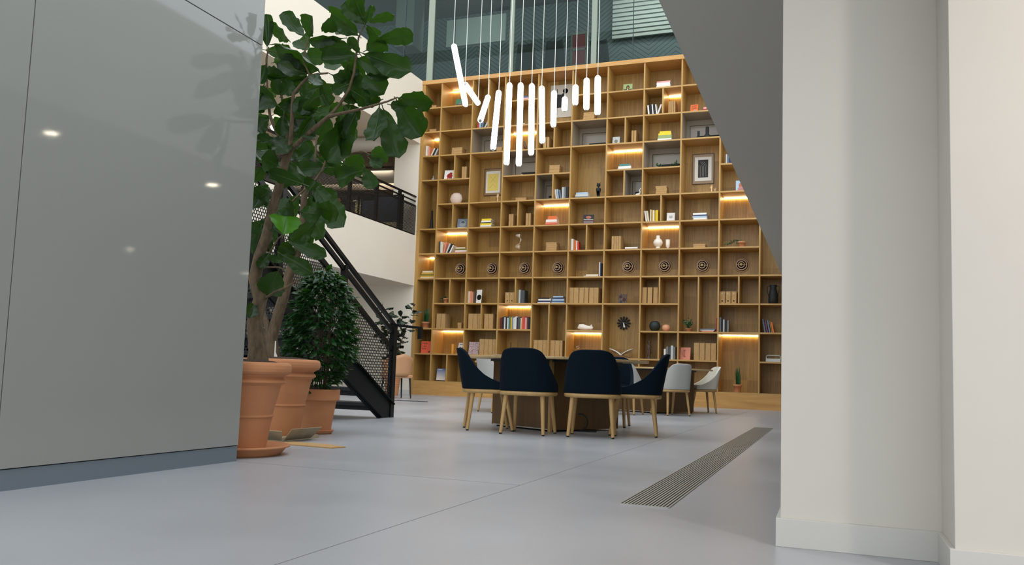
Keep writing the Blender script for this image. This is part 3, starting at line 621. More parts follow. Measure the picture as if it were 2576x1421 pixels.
stack(2, 6, [(1207, 1236, 4, 'pale grey'), (1208, 1235, 3, 'white'), (1208, 1236, 4.5, 'yellow'), (1210, 1234, 2.5, 'black'), (1210, 1234, 4, 'white'), (1211, 1235, 5, 'yellow')], L_(2, 6))
standing(2, 3, [(1174, 1178, 32, 'white'), (1178.3, 1181, 32, 'cream'), (1181.4, 1186, 32, 'salmon'), (1186.5, 1190, 30, 'tan'), (1190.3, 1194.5, 32, 'brown')], L_(2, 3))
def rec(t, w, h): MB().lathe([(0, 0), (w*.42, 0)], 26, M=Matrix.Rotation(PI/2, 3, 'X')).build('cover_art', cm('black'), t, (w*.05, -.001, h*.45))
panel('record_sleeve', 2, 3, 1196, 1211, 35, 'white record sleeve with a big black disc, beside the upright books', 'record sleeve', cm('white'), rec, tilt=4, turn=-14, th=.008)
files(2, 2, [(1177, 1188.5, 38), (1189, 1200.5, 38), (1201, 1207, 38)], 'left half, '+loc_of(2, 2)); files(2, 2, [(1217, 1228, 38), (1228.5, 1239.5, 38)], 'right half, '+loc_of(2, 2))
panel('cover_book', 2, 1, 1178, 1203, 31, 'floral patterned book cover beside the row of file boxes, low left', 'book', noise_mat('floral_cover', s(60, 60, 90), s(236, 200, 190), (60, 60, 60), .6), None, tilt=6)
files(2, 1, [(1205, 1216.5, 39), (1217, 1227, 39), (1227.5, 1237.5, 39), (1238, 1247, 39)], L_(2, 1))
# ---- column 4
stack(3, 11, [(1299, 1326, 4.5, 'pale grey'), (1300, 1328, 4.5, 'pink'), (1302, 1326, 4, 'blue')], 'between the pendant tubes, column 4 top')
lathe_thing('small_figurine', 3, 10, 1318, [(3, 0), (3.2, 2), (1.6, 5), (2.2, 8), (0, 11)], 'small pale figurine behind the hanging tubes in fourth column', 'figurine', CREAM)
x = xpx(1322, 3, 9); k = scale_at(x); t = thing('wooden_bird', 'dark wooden bird figure in the lit cubby behind the tubes', 'figurine', (x, YS+DY, lev(9)+.0165))
WAL = mat('walnut', s(92, 64, 44), .5)
MB().tube([(4*k, 0, 5*k), (0, 0, 8*k), (-2.5*k, 0, 14*k), (-3*k, 0, 20*k), (-4*k, 0, 24*k)], [.8*k, 4.4*k, 4.6*k, 2.4*k, 1.6*k], 12).build('body', WAL, t); MB().tube([(-4*k, 0, 24*k), (-8*k, 0, 23.6*k)], [1.4*k, .1*k], 8).build('beak', BLACKM, t)
b = MB()
for q in (-1, 1): b.tube([(q*1.2*k, 0, 7*k), (q*1.2*k, 0, 0)], .3*k, 6)
b.build('leg', BLACKM, t)
lathe_thing('white_pebble', 3, 8, 1313, [(3.6, 0), (4.2, 2), (3, 5), (0, 7)], 'small white rounded object before the grey glass in fourth column', 'ornament', CREAM)
boxes(3, 7, 1297, 1324, 9, 1, 'low, between picture and box stack columns')
files(3, 6, [(1279, 1284.5, 32), (1285, 1290.5, 32)], 'left half, '+loc_of(3, 6)); files(3, 6, [(1322, 1328.5, 33), (1329, 1334.5, 33)], 'right half, '+loc_of(3, 6))
x = xpx(1307, 3, 5, .2); k = scale_at(x); t = thing('paper_sculpture', 'twisting white paper bird sculpture on a thin wire stand', 'sculpture', (x, YS+.2, lev(5)+.0165))
MB().lathe([(3*k, 0), (3*k, .8*k), (0, 1.2*k)], 16).build('base', BLACKM, t); MB().tube([(0, 0, 0.8*k), (0, 0, 50*k)], .25*k, 6).build('wire', BLACKM, t)
MB().grid(lambda u, v: Vector(((12*k*(.55+.45*math.sin(u*9+1)))*v*math.cos(2.9+u*7.6), -(12*k)*v*math.sin(2.9+u*7.6), (48-38*u-3*v)*k)), 30, 4).build('wing', CREAM, t, solid=.002)
files(3, 3, [(1270, 1281.5, 28), (1282, 1293, 28)], 'with holes, '+loc_of(3, 3), True)
standing(3, 3, [(1299, 1303.5, 36, 'olive'), (1304, 1308.5, 36, 'pale grey'), (1309, 1319, 35, 'dark grey')], 'right half, '+loc_of(3, 3))
lc = ['maroon', 'black', 'dark grey', 'white', 'black', 'pale grey', 'teal', 'olive', 'yellow', 'grey', 'pale grey', 'white', 'white', 'black', 'dark grey', 'cream', 'orange', 'striped red', 'pink', 'brown', 'black']
xs_ = [1258, 1262.5, 1265.5, 1268, 1271, 1275, 1279, 1282, 1284.5, 1287, 1290, 1293, 1296, 1299, 1302, 1309, 1312, 1315, 1320, 1325, 1329, 1334]
standing(3, 2, [(xs_[i], xs_[i+1]-.3, 30+((i*7) % 5), lc[i]) for i in range(21)], 'in the brightly lit full row, fourth column')
lathe_thing('candlestick', 3, 1, 1284, [(3, 0), (3, 1), (.8, 3), (.7, 30), (1.2, 31), (0, 33)], 'thin dark candlestick low in column 4 above the front chair', 'candlestick', BLACKM)
# ---- column 5
def catart(t, w, h):
    MB().box(-w/2, w/2, 0, .012, -h/2, h/2).build('canvas', mat('off_white_print', s(214, 208, 194), .7), t)
    b = MB(); b.prism([(-w*.22, -h*.2), (w*.12, -h*.2), (w*.1, h*.02), (w*.24, h*.28), (w*.0, h*.2), (-w*.22, h*.22)], -.003, -.001, 'xz'); b.box(-w*.2, -w*.17, -.003, -.001, -h*.42, h*.38); b.build('print_shape', cm('black'), t)
    MB().lathe([(0, 0), (w*.12, 0)], 20, M=Matrix.Rotation(PI/2, 3, 'X')).build('print_circle', cm('dark grey'), t, (w*.2, -.004, h*.3))
wallart('wall_print', 4, 10, 1386, 216, 1437, 293, 'large white print with black abstract shapes behind the tubes', catart)
files(4, 9, [(1366, 1373.5, 31), (1375, 1381, 31)], 'in upper divided cubby, fifth column')
boxes(4, 8, 1381, 1407, 23, 3, L_(4, 8))
standing(4, 7, [(1394, 1397.5, 28, 'white', -8), (1398.5, 1402, 28, 'pale blue', -8), (1404, 1408, 26, 'slate', -10), (1413, 1417.5, 33, 'pale grey'), (1418, 1422.5, 33, 'grey'), (1423, 1430, 33, 'black')], L_(4, 7))
stack(4, 6, [(1371, 1402, 5, 'red'), (1372, 1401, 4.5, 'salmon'), (1373, 1400, 6, 'white'), (1377, 1400, 4.5, 'orange'), (1378, 1399, 4, 'orange')], 'in lit '+loc_of(4, 6))
boxes(4, 5, 1373, 1400, 23, 4, L_(4, 5))
stack(4, 3, [(1352, 1384, 3.6, 'white'), (1353, 1384, 4, 'navy'), (1354, 1385, 3.6, 'white'), (1355, 1382, 4, 'black')], 'at left, '+loc_of(4, 3))
stack(4, 3, [(1387, 1420, 3.4, 'pale grey'), (1388, 1419, 3.6, 'blue'), (1389, 1419, 4.4, 'pale blue'), (1390, 1417, 4, 'dark blue'), (1391, 1416, 3.4, 'pale blue')], 'at right, '+loc_of(4, 3))
files(4, 1, [(1340.5, 1352, 40), (1352.5, 1364, 40), (1364.5, 1376, 40)], 'in left half of the tall lower cubby, fifth column'); files(4, 1, [(1383, 1395, 40), (1395.5, 1407, 40), (1407.5, 1414, 40)], 'in right half of the tall lower cubby, fifth column')
# ---- column 6
boxes(5, 10, 1467, 1495, 22, 3, L_(5, 10))
stack(5, 7, [(1447, 1479, 6, 'slate'), (1447, 1479, 5, 'pale grey'), (1449, 1478, 5, 'pale blue')], 'beside the black cat headed figure')
x = xpx(1505, 5, 7, .2); k = scale_at(x); t = thing('wooden_doll', 'black wooden doll figure with eared head and white belly', 'figurine', (x, YS+.2, lev(7)+.0165))
MB().lathe([(3, 0), (3.4, 1), (4, 9), (6.4, 22), (6.6, 25), (3.4, 27.5), (1.6, 28.5), (1.6, 30)], 20).build('body', BLACKM, t, (0, 0, 0))
bpy.data.objects[t.children[0].name].scale = (k, k*.7, k)
o = MB().lathe([(0, 0), (4.6, 2), (5, 6), (4.2, 9), (0, 10)], 18).build('head', BLACKM, t, (0, 0, 29.5*k)); o.scale = (k, k*.7, k)
for q in (-1, 1): MB().tube([(q*3*k, 0, 37*k), (q*4.4*k, 0, 42*k)], [1.8*k, .2*k], 8).build('ear', BLACKM, t)
o = MB().lathe([(0, 0), (2.6, 0)], 16, M=Matrix.Rotation(PI/2, 3, 'X')).build('belly_patch', PAPER, t, (0, -.031-.004, 15*k)); o.scale = (k, 1, k*2.9)
panel('cover_book', 5, 6, 1467, 1493, 26, 'dark book with a red sun and woven stripes on its cover', 'book', cm('black'), art(0, [('c', 0, .72, .5, .3, 'salmon'), ('r', 0, .48, .9, .07, 'pale grey'), ('r', 0, .36, .9, .07, 'maroon'), ('r', 0, .24, .9, .05, 'pale grey'), ('r', 0, .12, .9, .1, 'purple')]), turn=10)
standing(5, 5, [(1431.5, 1435.5, 34, 'striped red'), (1436, 1441.5, 32, 'white'), (1442, 1444.5, 29, 'tan'), (1445, 1448.5, 28, 'orange'), (1449, 1451.5, 27, 'white'), (1452, 1455.5, 24, 'red')], L_(5, 5))
stack(5, 4, [(1468, 1504, 3.4, 'white'), (1474, 1505, 3.4, 'cream')], 'beside two upright books, sixth column'); standing(5, 4, [(1506.5, 1509, 39, 'white'), (1509.5, 1512.5, 36, 'navy')], 'beside flat books')
files(5, 3, [(1431, 1442.5, 40), (1443, 1455, 40), (1456.5, 1468, 40), (1469, 1480, 40), (1481.5, 1493, 40), (1493.5, 1505, 40)], L_(5, 3))
x = xpx(1472, 5, 2, .16); k = scale_at(x); t = thing('sleeping_cat', 'white ceramic cat lying curled above the lit cubby', 'figurine', (x, YS+.16, lev(2)+.0165))
o = MB().tube([(-19, 0, 5), (-14, 0, 8.6), (-6, 0, 8.4), (4, 0, 6.4), (11, 0, 6.6), (17, 0, 6.2), (19.5, 0, 5)], [2, 7.4, 8, 6, 5, 5.4, 3], 16).build('body', CREAM, t); o.scale = (k, k*.9, k)
for q in (-1, 1): MB().tube([(15*k, q*3*k, 10*k), (16.5*k, q*3.4*k, 15.5*k)], [2.2*k, .2*k], 7).build('ear', CREAM, t)
x = xpx(1452, 5, 1, .2); k = scale_at(x); t = thing('potted_orchid', 'small plant with green leaves and a white flower in the lit cubby', 'potted plant', (x, YS+.2, lev(1)+.0165))
MB().lathe([(5*k, 0), (7*k, 10*k), (6*k, 10*k), (0, 9*k)], 18).build('pot', CREAM, t); b = MB()
for i in range(9):
    a = i*.7-2.8; b.grid(lambda u, v, a=a: Vector((u*15*k*math.cos(a*.5+1.57)*1.2, -.03*math.sin(i)+(v-.5)*5*k*math.sin(PI*min(1, u+.05)), 9*k+u*16*k*(1-u*.35))), 5, 3)
b.build('leaves', LEAFX, t, solid=.001)
b = MB()
for i in range(5): b.lathe([(0, 0), (2.6*k, .6*k), (0, 1.4*k)], 8, (2*k+3*k*math.cos(i*1.26), -.03, 24*k+3*k*math.sin(i*1.26)))
b.build('flower', CREAM, t)
# ---- column 7
panel('photo_book', 6, 11, 1567, 1590, 23, 'photo book with a man in dark clothes on its cover, top row', 'book', cm('pale green'), art(0, [('r', 0, .2, .9, .36, 'black'), ('c', 0, .58, .36, .5, 'black'), ('c', 0, .56, .24, .34, 'tan'), ('r', 0, .24, .1, .3, 'white')]))
panel('photo_book', 6, 9, 1540, 1558, 22, 'grey photo book with a yellow ring on its cover', 'book', cm('pale grey'), art(0, [('c', 0, .45, .45, .4, 'olive'), ('c', 0, .47, .24, .22, 'pale grey')]))
files(6, 9, [(1588, 1593.5, 33), (1594.5, 1600, 33)], 'right half, '+loc_of(6, 9))
stack(6, 8, [(1553, 1586, 5, 'pale grey'), (1555, 1587, 6, 'white'), (1558, 1584, 5.5, 'teal')], 'in lit '+loc_of(6, 8))
x = xpx(1604, 6, 7, .16); k = scale_at(x); t = thing('glass_swan', 'white swan shaped ornament against the grey glass back', 'ornament', (x, YS+.16, lev(7)+.0165)); o = MB().tube([(-7, 0, 2), (-2, 0, 4), (4, 0, 4.5), (7, 0, 10), (5, 0, 16), (7.5, 0, 20), (9.4, 0, 18)], [1, 3.4, 4, 2.2, 1.2, 1.8, .4], 12).build('body', CREAM, t); o.scale = (k, k, k)
files(6, 5, [(1538, 1543.5, 35), (1544, 1549, 35), (1549.5, 1555, 35), (1555.5, 1561, 35)], L_(6, 5))
stack(6, 5, [(1576, 1598, 3, 'dark grey'), (1572, 1604, 4, 'white')], 'beside four file boxes, seventh column')
carv = noise_mat('carved_wood', s(50, 36, 28), s(110, 84, 64), (40, 40, 40), .6, bump=1)
panel('carved_block', 6, 3, 1554, 1576, 25, 'dark carved relief block standing alone under a disc lamp', 'carving', carv, art(0, [('c', -.2, .7, .4, .3, 'brown'), ('c', .2, .4, .4, .4, 'brown'), ('c', -.15, .2, .3, .3, 'dark grey')]), turn=6)
# clock
p = onY(1569, 813, YS+.56)
ck = thing('sunburst_clock', 'black sunburst wall clock with white hands', 'clock', (p.x, YS+DEP-.03, p.z)); k = scale_at(p.x)
MB().lathe([(0, -.025), (.055, -.025), (.06, 0), (.06, .028)], 24, M=Matrix.Rotation(PI/2, 3, 'X') @ Matrix.Scale(-1, 3, (0, 0, 1))).build('clock_body', BLACKM, ck)
for i in range(12):
    a = i*PI/6; MB().bar((.05*math.cos(a), -.012, .05*math.sin(a)), (.15*math.cos(a), -.012, .15*math.sin(a)), .012, .032, (0, 1, 0)).bar((.08*math.cos(a), -.012, .08*math.sin(a)), (.15*math.cos(a), -.012, .15*math.sin(a)), .034, .012, (0, 1, 0)).build('ray', BLACKM, ck)
WHM = mat('white_enamel', s(236, 236, 232), .4)
b = MB(); b.prism([(-.012, .0), (.012, .0), (.045, -.085), (.02, -.1), (.0, -.09)], -.034, -.03, 'xz'); b.build('hour_hand', WHM, ck); b = MB(); b.bar((-.03, -.036, .025), (.075, -.036, -.004), .003, .014, (0, 1, 0)); b.build('minute_hand', WHM, ck)
# open book on stand
x = xpx(1562, 6, 1, .15); k = scale_at(x)
t = thing('book_cradle', 'dark wooden book cradle below the sunburst clock', 'book stand', (x, YS+.15, lev(1)+.0165)); b = MB(); b.bar((-22*k, .05, 0.01), (24*k, .05, 17*k), .01, .01); b.bar((22*k, .1, .01), (-24*k, .1, 17*k), .01, .01); b.bar((22*k, .0, 0.01), (-24*k, .0, 17*k), .01, .01); b.build('crossed_slats', WAL, t)
o = MB(); o.grid(lambda u, v: Vector(((u-.5)*58*k, v*.2, (7+16*abs(2*u-1)**.8+1.5*math.sin(abs(2*u-1)*PI))*k)), 20, 2)
o = o.build('open_book', PAPER, None, (x, YS+.1, lev(1)+.0165), solid=.01); tag(o, 'large open book resting on the crossed wooden cradle', 'book')
# ---- column 8
stack(7, 11, [(1650, 1686, 4.5, 'white'), (1651, 1686, 4, 'cream'), (1652, 1686, 3.6, 'white'), (1651.5, 1685, 4, 'white'), (1652, 1686, 4, 'pink')], 'in the top row, eighth column')
standing(7, 10, [(1627, 1631, 30, 'white', -6), (1632.5, 1637, 33, 'black', -6), (1638, 1641, 32, 'white', -6), (1642, 1646, 31, 'black', -6), (1647, 1650, 31, 'white', -6), (1651, 1655, 31, 'white', 20)], 'in the dark left half, top of eighth column')
files(7, 10, [(1681, 1685, 34), (1685.5, 1689.5, 34), (1690, 1694, 34), (1694.5, 1698.5, 34)], 'in lit half, upper eighth column')
stack(7, 9, [(1653, 1689, 4, 'mottled'), (1654, 1689, 4, 'white'), (1655, 1689, 4.5, 'pale green'), (1656, 1689, 4, 'pale green'), (1656, 1688, 5, 'yellow'), (1659, 1687, 5, 'yellow')], L_(7, 9))
trailing(7, 8, 1657, 0, 2, 'low green plant at left before the grey glass, eighth column', 14, 60, dy=.3, up=14, m=LEAFX); trailing(7, 8, 1696, 0, 2, 'taller green plant at right before the grey glass, eighth column', 16, 80, dy=.3, up=20, m=LEAFX)
boxes(7, 7, 1649, 1677, 23, 4, L_(7, 7))
standing(7, 6, [(1619, 1623, 31, 'white', -10), (1624, 1628, 31, 'cream', -10), (1635, 1638, 34, 'cream'), (1638.5, 1641.5, 33, 'gold'), (1642, 1645, 32, 'white'), (1645.5, 1648.5, 31, 'gold'), (1649, 1655, 32, 'yellow')], L_(7, 6))
panel('card_stand', 7, 6, 1677, 1697, 24, 'small white card with grey lettering standing right of yellow books', 'card', cm('white'), art(0, [('r', 0, .65, .5, .04, 'grey'), ('r', 0, .57, .4, .04, 'grey'), ('r', 0, .5, .5, .04, 'grey'), ('r', 0, .42, .3, .04, 'grey')]), th=.006, turn=4)
lathe_thing('globe_vase', 7, 5, 1655, [(6.4, 0), (6, 4), (5, 7), (9, 10), (12, 16), (12, 19), (9, 25), (5.2, 28), (4.8, 35), (4.4, 36), (4, 34)], 'round bodied white ceramic vase glowing in the lit cubby', 'vase', CREAM, 32)
lathe_thing('footed_cup', 7, 5, 1680, [(4, 0), (3.6, 1), (1.6, 3), (5, 7), (5.4, 12), (5.4, 25), (4.8, 25), (4.6, 9)], 'slim white footed cup beside the round bodied vase', 'cup', CREAM, 24)
files(7, 3, [(1615, 1626.5, 41), (1628.5, 1640.5, 41), (1643, 1654.5, 41)], L_(7, 3))
lathe_thing('black_sphere', 7, 2, 1647, [(0, 0), (7, .6), (12, 6), (14.6, 13), (12, 22), (7, 26), (0, 26.6)], 'large dark green black sphere vase', 'vase', mat('black_green', s(34, 40, 38), .6), 32)
lathe_thing('pink_sphere', 7, 2, 1675.5, [(0, 0), (5, .5), (9, 5), (10.4, 9), (9, 14), (5, 17.6), (0, 18)], 'small salmon pink sphere vase beside the dark one', 'vase', mat('pink_clay', s(222, 160, 124), .75), 28)
lathe_thing('carved_statue', 7, 1, 1632, [(6, 0), (6, 3), (3.4, 5), (4.2, 10), (6.4, 16), (5, 24), (6.6, 30), (5, 34), (2.2, 36), (4.6, 40), (4.4, 45), (0, 48)], 'dark carved standing wooden statue', 'statue', carv, 20)
standing(7, 1, [(1669.5, 1674.5, 27, 'white'), (1675, 1680.5, 33, 'mottled'), (1681, 1686.5, 32, 'dark grey'), (1687, 1693, 36, 'pale grey'), (1693.5, 1698.5, 33, 'mottled')], 'right of the carved statue')
# ---- column 9
panel('cover_book', 8, 10, 1736, 1755, 23, 'bright orange book with black lettering, upper right', 'book', cm('orange'), art(0, [('r', 0, .85, .7, .04, 'brown'), ('r', -.05, .72, .6, .04, 'brown'), ('r', 0, .6, .7, .04, 'brown'), ('r', 0, .48, .7, .04, 'brown'), ('c', .1, .25, .3, .25, 'pale grey')]), turn=-4)
t = thing('toy_boat', 'small red and white toy beside the bright orange book', 'toy', (xpx(1773, 8, 10), YS+DY, lev(10)+.0165)); k = scale_at(t.location.x); MB().box(-8*k, 8*k, 0, .06, 0, 2.5*k).build('base', cm('white'), t); MB().box(-6.5*k, 6.5*k, .005, .055, 2.5*k, 8*k).build('hull', cm('dark red'), t, bevel=.008); MB().box(-4*k, 4*k, .01, .05, 8*k, 13*k).build('cabin', cm('pink'), t, bevel=.006)
for px, sc_, lab in ((1757, .7, 'shorter black bottle before the grey glass, upper right'), (1779, 1, 'taller black bottle before the grey glass, upper right')):
    lathe_thing('black_bottle', 8, 9, px, [(9*sc_, 0), (10.5*sc_, 4*sc_), (8*sc_, 10*sc_), (4.4*sc_, 14*sc_), (4.4*sc_, 32*sc_), (3.6*sc_, 33*sc_)], lab, 'bottle', BLACKM, 24)
def stripes(t, w, h):
    MB().box(-w*.3, w*.3, -.0045, -.003, -h*.36, h*.38).build('print_field', cm('black'), t); b = MB()
    for i in range(6):
        x = -w*.24+i*w*.095; b.bar((x, -.0055, -h*.33), (x, -.0055, h*.1), .002, .016*w/.3, (0, 1, 0)); b.bar((x, -.0055, h*.1), (x-w*.2 if i > 2 else x-w*.06, -.0055, h*(.3 if i > 2 else .16)), .002, .016*w/.3, (0, 1, 0))
    b.build('print_stripes', cm('white'), t)
wallart('framed_print', 8, 7, 1743, 389, 1795, 461, 'framed print of white stripes bending on black', lambda t, w, h: framed(t, w, h, PAPER, stripes, CLR, .8))
hand(8, 7, 1790, 22, 'taller of two wooden hands below the striped print'); hand(8, 7, 1799, 15, 'shorter of two wooden hands below the striped print', .2)
stack(8, 6, [(1742, 1779, 4, 'cream'), (1744, 1778, 3.6, 'white'), (1742, 1778, 4.6, 'pale blue'), (1744, 1778, 3, 'navy'), (1743, 1777, 4.6, 'white')], L_(8, 6))
boxes(8, 5, 1744, 1775, 11, 1, 'alone right of the lit vases')
trailing(8, 2, 1732, 8, 8, 'bushy green plant in the left half of a tall cubby', 26, 150, up=26, m=LEAFX)
stack(8, 2, [(1765, 1795, 3, 'salmon'), (1760, 1797, 2.4, 'pale grey'), (1758, 1799, 2.6, 'slate')], 'right of the bushy plant'); standing(8, 2, [(1801, 1804, 37, 'dark red')], 'at the right end of the flat books, ninth column')
def banana(t, w, h):
    b = MB()
    for q in (0, 1, 2):
        b.tube([(w*(-.02+.03*q+.26*math.cos(a_)*(1-.3*q)-.0), -.002, h*(.52+.28*math.sin(a_))) for a_ in [1.75+i_*.28 for i_ in range(12)]], .003, 5)
    b.build('line_drawing', cm('brown'), t)
panel('art_card', 8, 1, 1710, 1736, 31, 'salmon pink card with a line drawn bunch of bananas', 'card', cm('salmon'), banana, tilt=10, turn=-6, th=.006)
files(8, 1, [(1745, 1758, 43), (1759, 1772.5, 43), (1774, 1787.5, 43), (1788.5, 1801, 43)], L_(8, 1))
stack(8, 0, [(1776, 1800, 4, 'maroon'), (1782, 1798, 4, 'pale grey')], 'on the bottom shelf, ninth column')
panel('leaning_book', 8, 0, 1792, 1799, 32, 'pale book leaning against the upright on the bottom shelf', 'book', cm('white'), None, tilt=14, turn=-50, dy=.3)
# ---- column 10
standing(9, 8, [(1826, 1828, 28, 'white'), (1828.5, 1833, 28, 'slate'), (1833.5, 1838, 27, 'navy')], 'at the soffit edge, tenth column')
panel('cover_book', 9, 7, 1851, 1874, 30, 'pale blue book with a pink child portrait, cut by the soffit', 'book', cm('pale blue'), art(0, [('c', .05, .55, .5, .5, 'salmon'), ('c', .05, .25, .7, .4, 'pink')]), turn=4)
trailing(9, 5, 1865.5, 9.5, 16, 'ivy trailing left from a terracotta pot', 34, 60, side=-.8, m=LEAFX)
files(9, 3, [(1810, 1823.5, 31), (1825, 1838, 31), (1839.5, 1852.5, 31)], 'with holes, '+loc_of(9, 3), True)
standing(9, 2, [(1809, 1814, 39, 'grey'), (1814.5, 1818, 34, 'black'), (1818.5, 1822.5, 33, 'pale grey'), (1823, 1828, 32, 'black'), (1828.5, 1833.5, 31, 'mottled')], L_(9, 2))
snake(9, 0, 1855, 10, 20, 50, 'tall snake plant in a terracotta pot in the big lit cubby')
# ---- column 11
x = xpx(1945, 10, 3, .2); k = scale_at(x); t = thing('black_jug', 'tall black ceramic jug with two thin handles', 'jug', (x, YS+.2, lev(3)+.0165))
MB().lathe([(9*k, 0), (11.4*k, 2*k), (12*k, 14*k), (10*k, 30*k), (7.4*k, 40*k), (9*k, 48*k), (8.6*k, 49*k), (6.4*k, 41*k)], 28).build('body', BLACKM, t)
for q in (-1, 1): MB().tube([(q*8*k, 0, 47*k), (q*14*k, 0, 45*k), (q*14.4*k, 0, 34*k), (q*11*k, 0, 20*k)], .8*k, 8).build('handle', BLACKM, t)
standing(10, 2, [(1916, 1920, 36, 'slate', -10), (1922, 1926, 34, 'purple', -10), (1928, 1932, 33, 'slate', -10), (1934, 1937, 31, 'olive', -10), (1938, 1942, 28, 'orange', -10)], L_(10, 2))
x = xpx(1945, 10, 1); k = scale_at(x); t = thing('handled_basket', 'small pale grey box with a broad loop handle', 'basket', (x, YS+DY, lev(1)+.0165)); PGm = cm('pale grey')
MB().box(-18*k, 18*k, 0, .14, 0, 8.5*k).build('body', PGm, t, bevel=.008); b = MB(); b.tube([(-17*k, .07, 8*k), (-17*k, .07, 14*k), (-14*k, .07, 16.6*k), (14*k, .07, 16.6*k), (17*k, .07, 14*k), (17*k, .07, 8*k)], 1.1*k, 8); b.build('handle', PGm, t)
# ---- disc lamps
DISC = mat('disc_taupe', s(190, 152, 104), .45); DISC2 = mat('disc_rose', s(216, 186, 154), .4)
discs = None
RXY = Matrix.Rotation(PI/2, 3, 'X')
for c in (1, 2, 3, 4, 6, 7, 8, 9):
    xm = (ux(c)+ux(c+1))/2; zm = lev(4)+RH/2
    lab = 'concentric ring disc lamp in the %s bookcase column' % ORD[c]
    if discs is None:
        t = thing('disc_lamp', lab, 'wall lamp', (xm, YS+DEP-.002, zm), 0, 'disc lamps along one shelf row')
        MB().lathe([(0, .0), (.15, .0), (.156, .012), (.15, .02), (.12, .012)], 40, M=RXY).build('back_dish', DISC, t); MB().lathe([(.045, .022), (.128, .022)], 40, M=RXY).build('groove', mat('disc_groove', s(60, 36, 26), .7), t)
        MB().lathe([(.098, .05), (.118, .05), (.118, .07), (.098, .07), (.098, .05)], 40, M=RXY, cap=False).build('ring', DISC2, t); MB().lathe([(.054, .09), (.072, .09), (.072, .11), (.054, .11), (.054, .09)], 36, M=RXY, cap=False).build('ring', DISC2, t)
        b = MB(); b.bar((-.1, -.07, 0), (.1, -.07, 0), .01, .01); b.bar((0, -.11, 0), (.08, -.09, 0), .01, .01); b.tube([(0, 0, 0), (0, -.13, 0)], .012, 8); b.build('bracket', DISC2, t)
        MB().lathe([(0, .15), (.026, .15), (.03, .135), (.02, .12)], 24, M=RXY).build('centre_cap', mat('brass_cap', s(214, 190, 130), .35), t); discs = t
    else:
        r = discs.copy(); C.objects.link(r); r.location = (xm, YS+DEP-.002, zm); r['label'] = lab
        for ch in list(discs.children): q = ch.copy(); C.objects.link(q); q.parent = r
# ------------------------------------------------------------------ chairs
def ease(x): x = max(0, min(1, x)); return x*x*(3-2*x)
def make_chair(fab, label, cat='chair'):
    t = thing('dining_chair', label, cat)
    def plan(a, sx, sy):       # a=0 is the back (-y)
        n = 2.9; c_, s_ = math.sin(a), -math.cos(a)
        rr = (abs(c_)**n+abs(s_)**n)**(-1/n); return rr*c_*sx, rr*s_*sy
    def hgt(a):
        d = abs(math.degrees(a)); K = ((0, 0), (22, 0), (30, .005), (37, .015), (43, .033), (49, .07), (56, .13), (66, .2), (78, .255), (92, .29), (108, .32), (130, .34))
        for (a0, h0), (a1, h1) in zip(K, K[1:]):
            if d <= a1: return .80 - (h0+(h1-h0)*(d-a0)/(a1-a0))
        return .46
    def shell(u, v):
        a = (u-.5)*2*math.radians(126); zt = hgt(a); z = .405 + v*(zt-.405); q = (z-.405)/.4
        sx = .252-.016*q; sy = .235+.045*q; x, y = plan(a, sx, sy)
        return Vector((x, y-.03*q, z))
    b = MB(); b.grid(shell, 60, 10); o = b.build('backrest', fab, t, solid=.034); md = o.modifiers.new('b', 'BEVEL'); md.width = .012; md.segments = 3; md.limit_method = 'ANGLE'; md.angle_limit = 1.0
    def ring(z0, z1, g, top=0): 
        vs = []; n = 40; prof = [(g-.015, z0), (g, z0+.008), (g, z1-.008), (g-.015, z1)]
        bb = MB(); pts = []
        for gg, z in prof:
            for k in range(n): x, y = plan(2*PI*k/n, .25+gg, .235+gg); pts.append((x, y, z))
        fs = [(i*n+k, i*n+(k+1) % n, (i+1)*n+(k+1) % n, (i+1)*n+k) for i in range(3) for k in range(n)]
        bb.add(pts, fs, 0, True); bb.add(pts[:n][::-1], [tuple(range(n))]); bb.add(pts[-n:], [tuple(range(n))]); return bb
    ring(.362, .405, .014).build('seat_frame', ASH, t); ring(.407, .475, -.03).build('seat_cushion', fab, t)
    for sx in (-1, 1):
        for sy, fy in ((-1, -.205), (1, .235)):
            l = MB().tube([(sx*.175, sy*.16, .38), (sx*.205, fy, .012)], [.0225, .0155], 12).build('leg', ASH, t)
            MB().tube([(sx*.2055, fy*1.0, .013), (sx*.2065, fy, .0)], .013, 10).build('foot_cap', BLACKM, l)
    return t
def dupe(root, loc, rz, label, group=None):
    r = root.copy(); C.objects.link(r); r.location = loc; r.rotation_euler = (0, 0, rz); r['label'] = label
    if group: r['group'] = group
    for ch in list(root.children):
        c_ = ch.copy(); C.objects.link(c_); c_.parent = r
        for g2 in ch.children: d = g2.copy(); C.objects.link(d); d.parent = c_
    return r
def heading(dx, dy): return math.atan2(-dx, dy)
GN, GG = 'navy chairs around the front table', 'pale chairs around the rear tables'
ch = make_chair(NAVY, 'navy felt chair seen from the side at the left end of the front table'); ch['group'] = GN
ch.location = (-3.2, 7.79, 0); ch.rotation_euler = (0, 0, heading(.88, .47))
dupe(ch, (-2.68, 7.56, 0), heading(-.06, .99), 'left of the two navy chairs with their backs to the camera')
dupe(ch, (-2.09, 7.69, 0), heading(-.2, .98), 'right of the two navy chairs with their backs to the camera')
dupe(ch, (-1.79, 8.2, 0), heading(-.98, -.18), 'navy chair turned sideways at the right end of the front table')
dupe(ch, (-2.38, 9.5, 0), heading(.1, -1), 'navy chair behind the front table facing the camera, right')
dupe(ch, (-3.42, 9.35, 0), heading(.3, -1), 'navy chair behind the front table almost hidden, left')
cg = make_chair(GREYF, 'grey felt chair with its back turned at the rear right table'); cg['group'] = GG
cg.location = (-2.33, 13.2, 0); cg.rotation_euler = (0, 0, heading(-.72, .69))
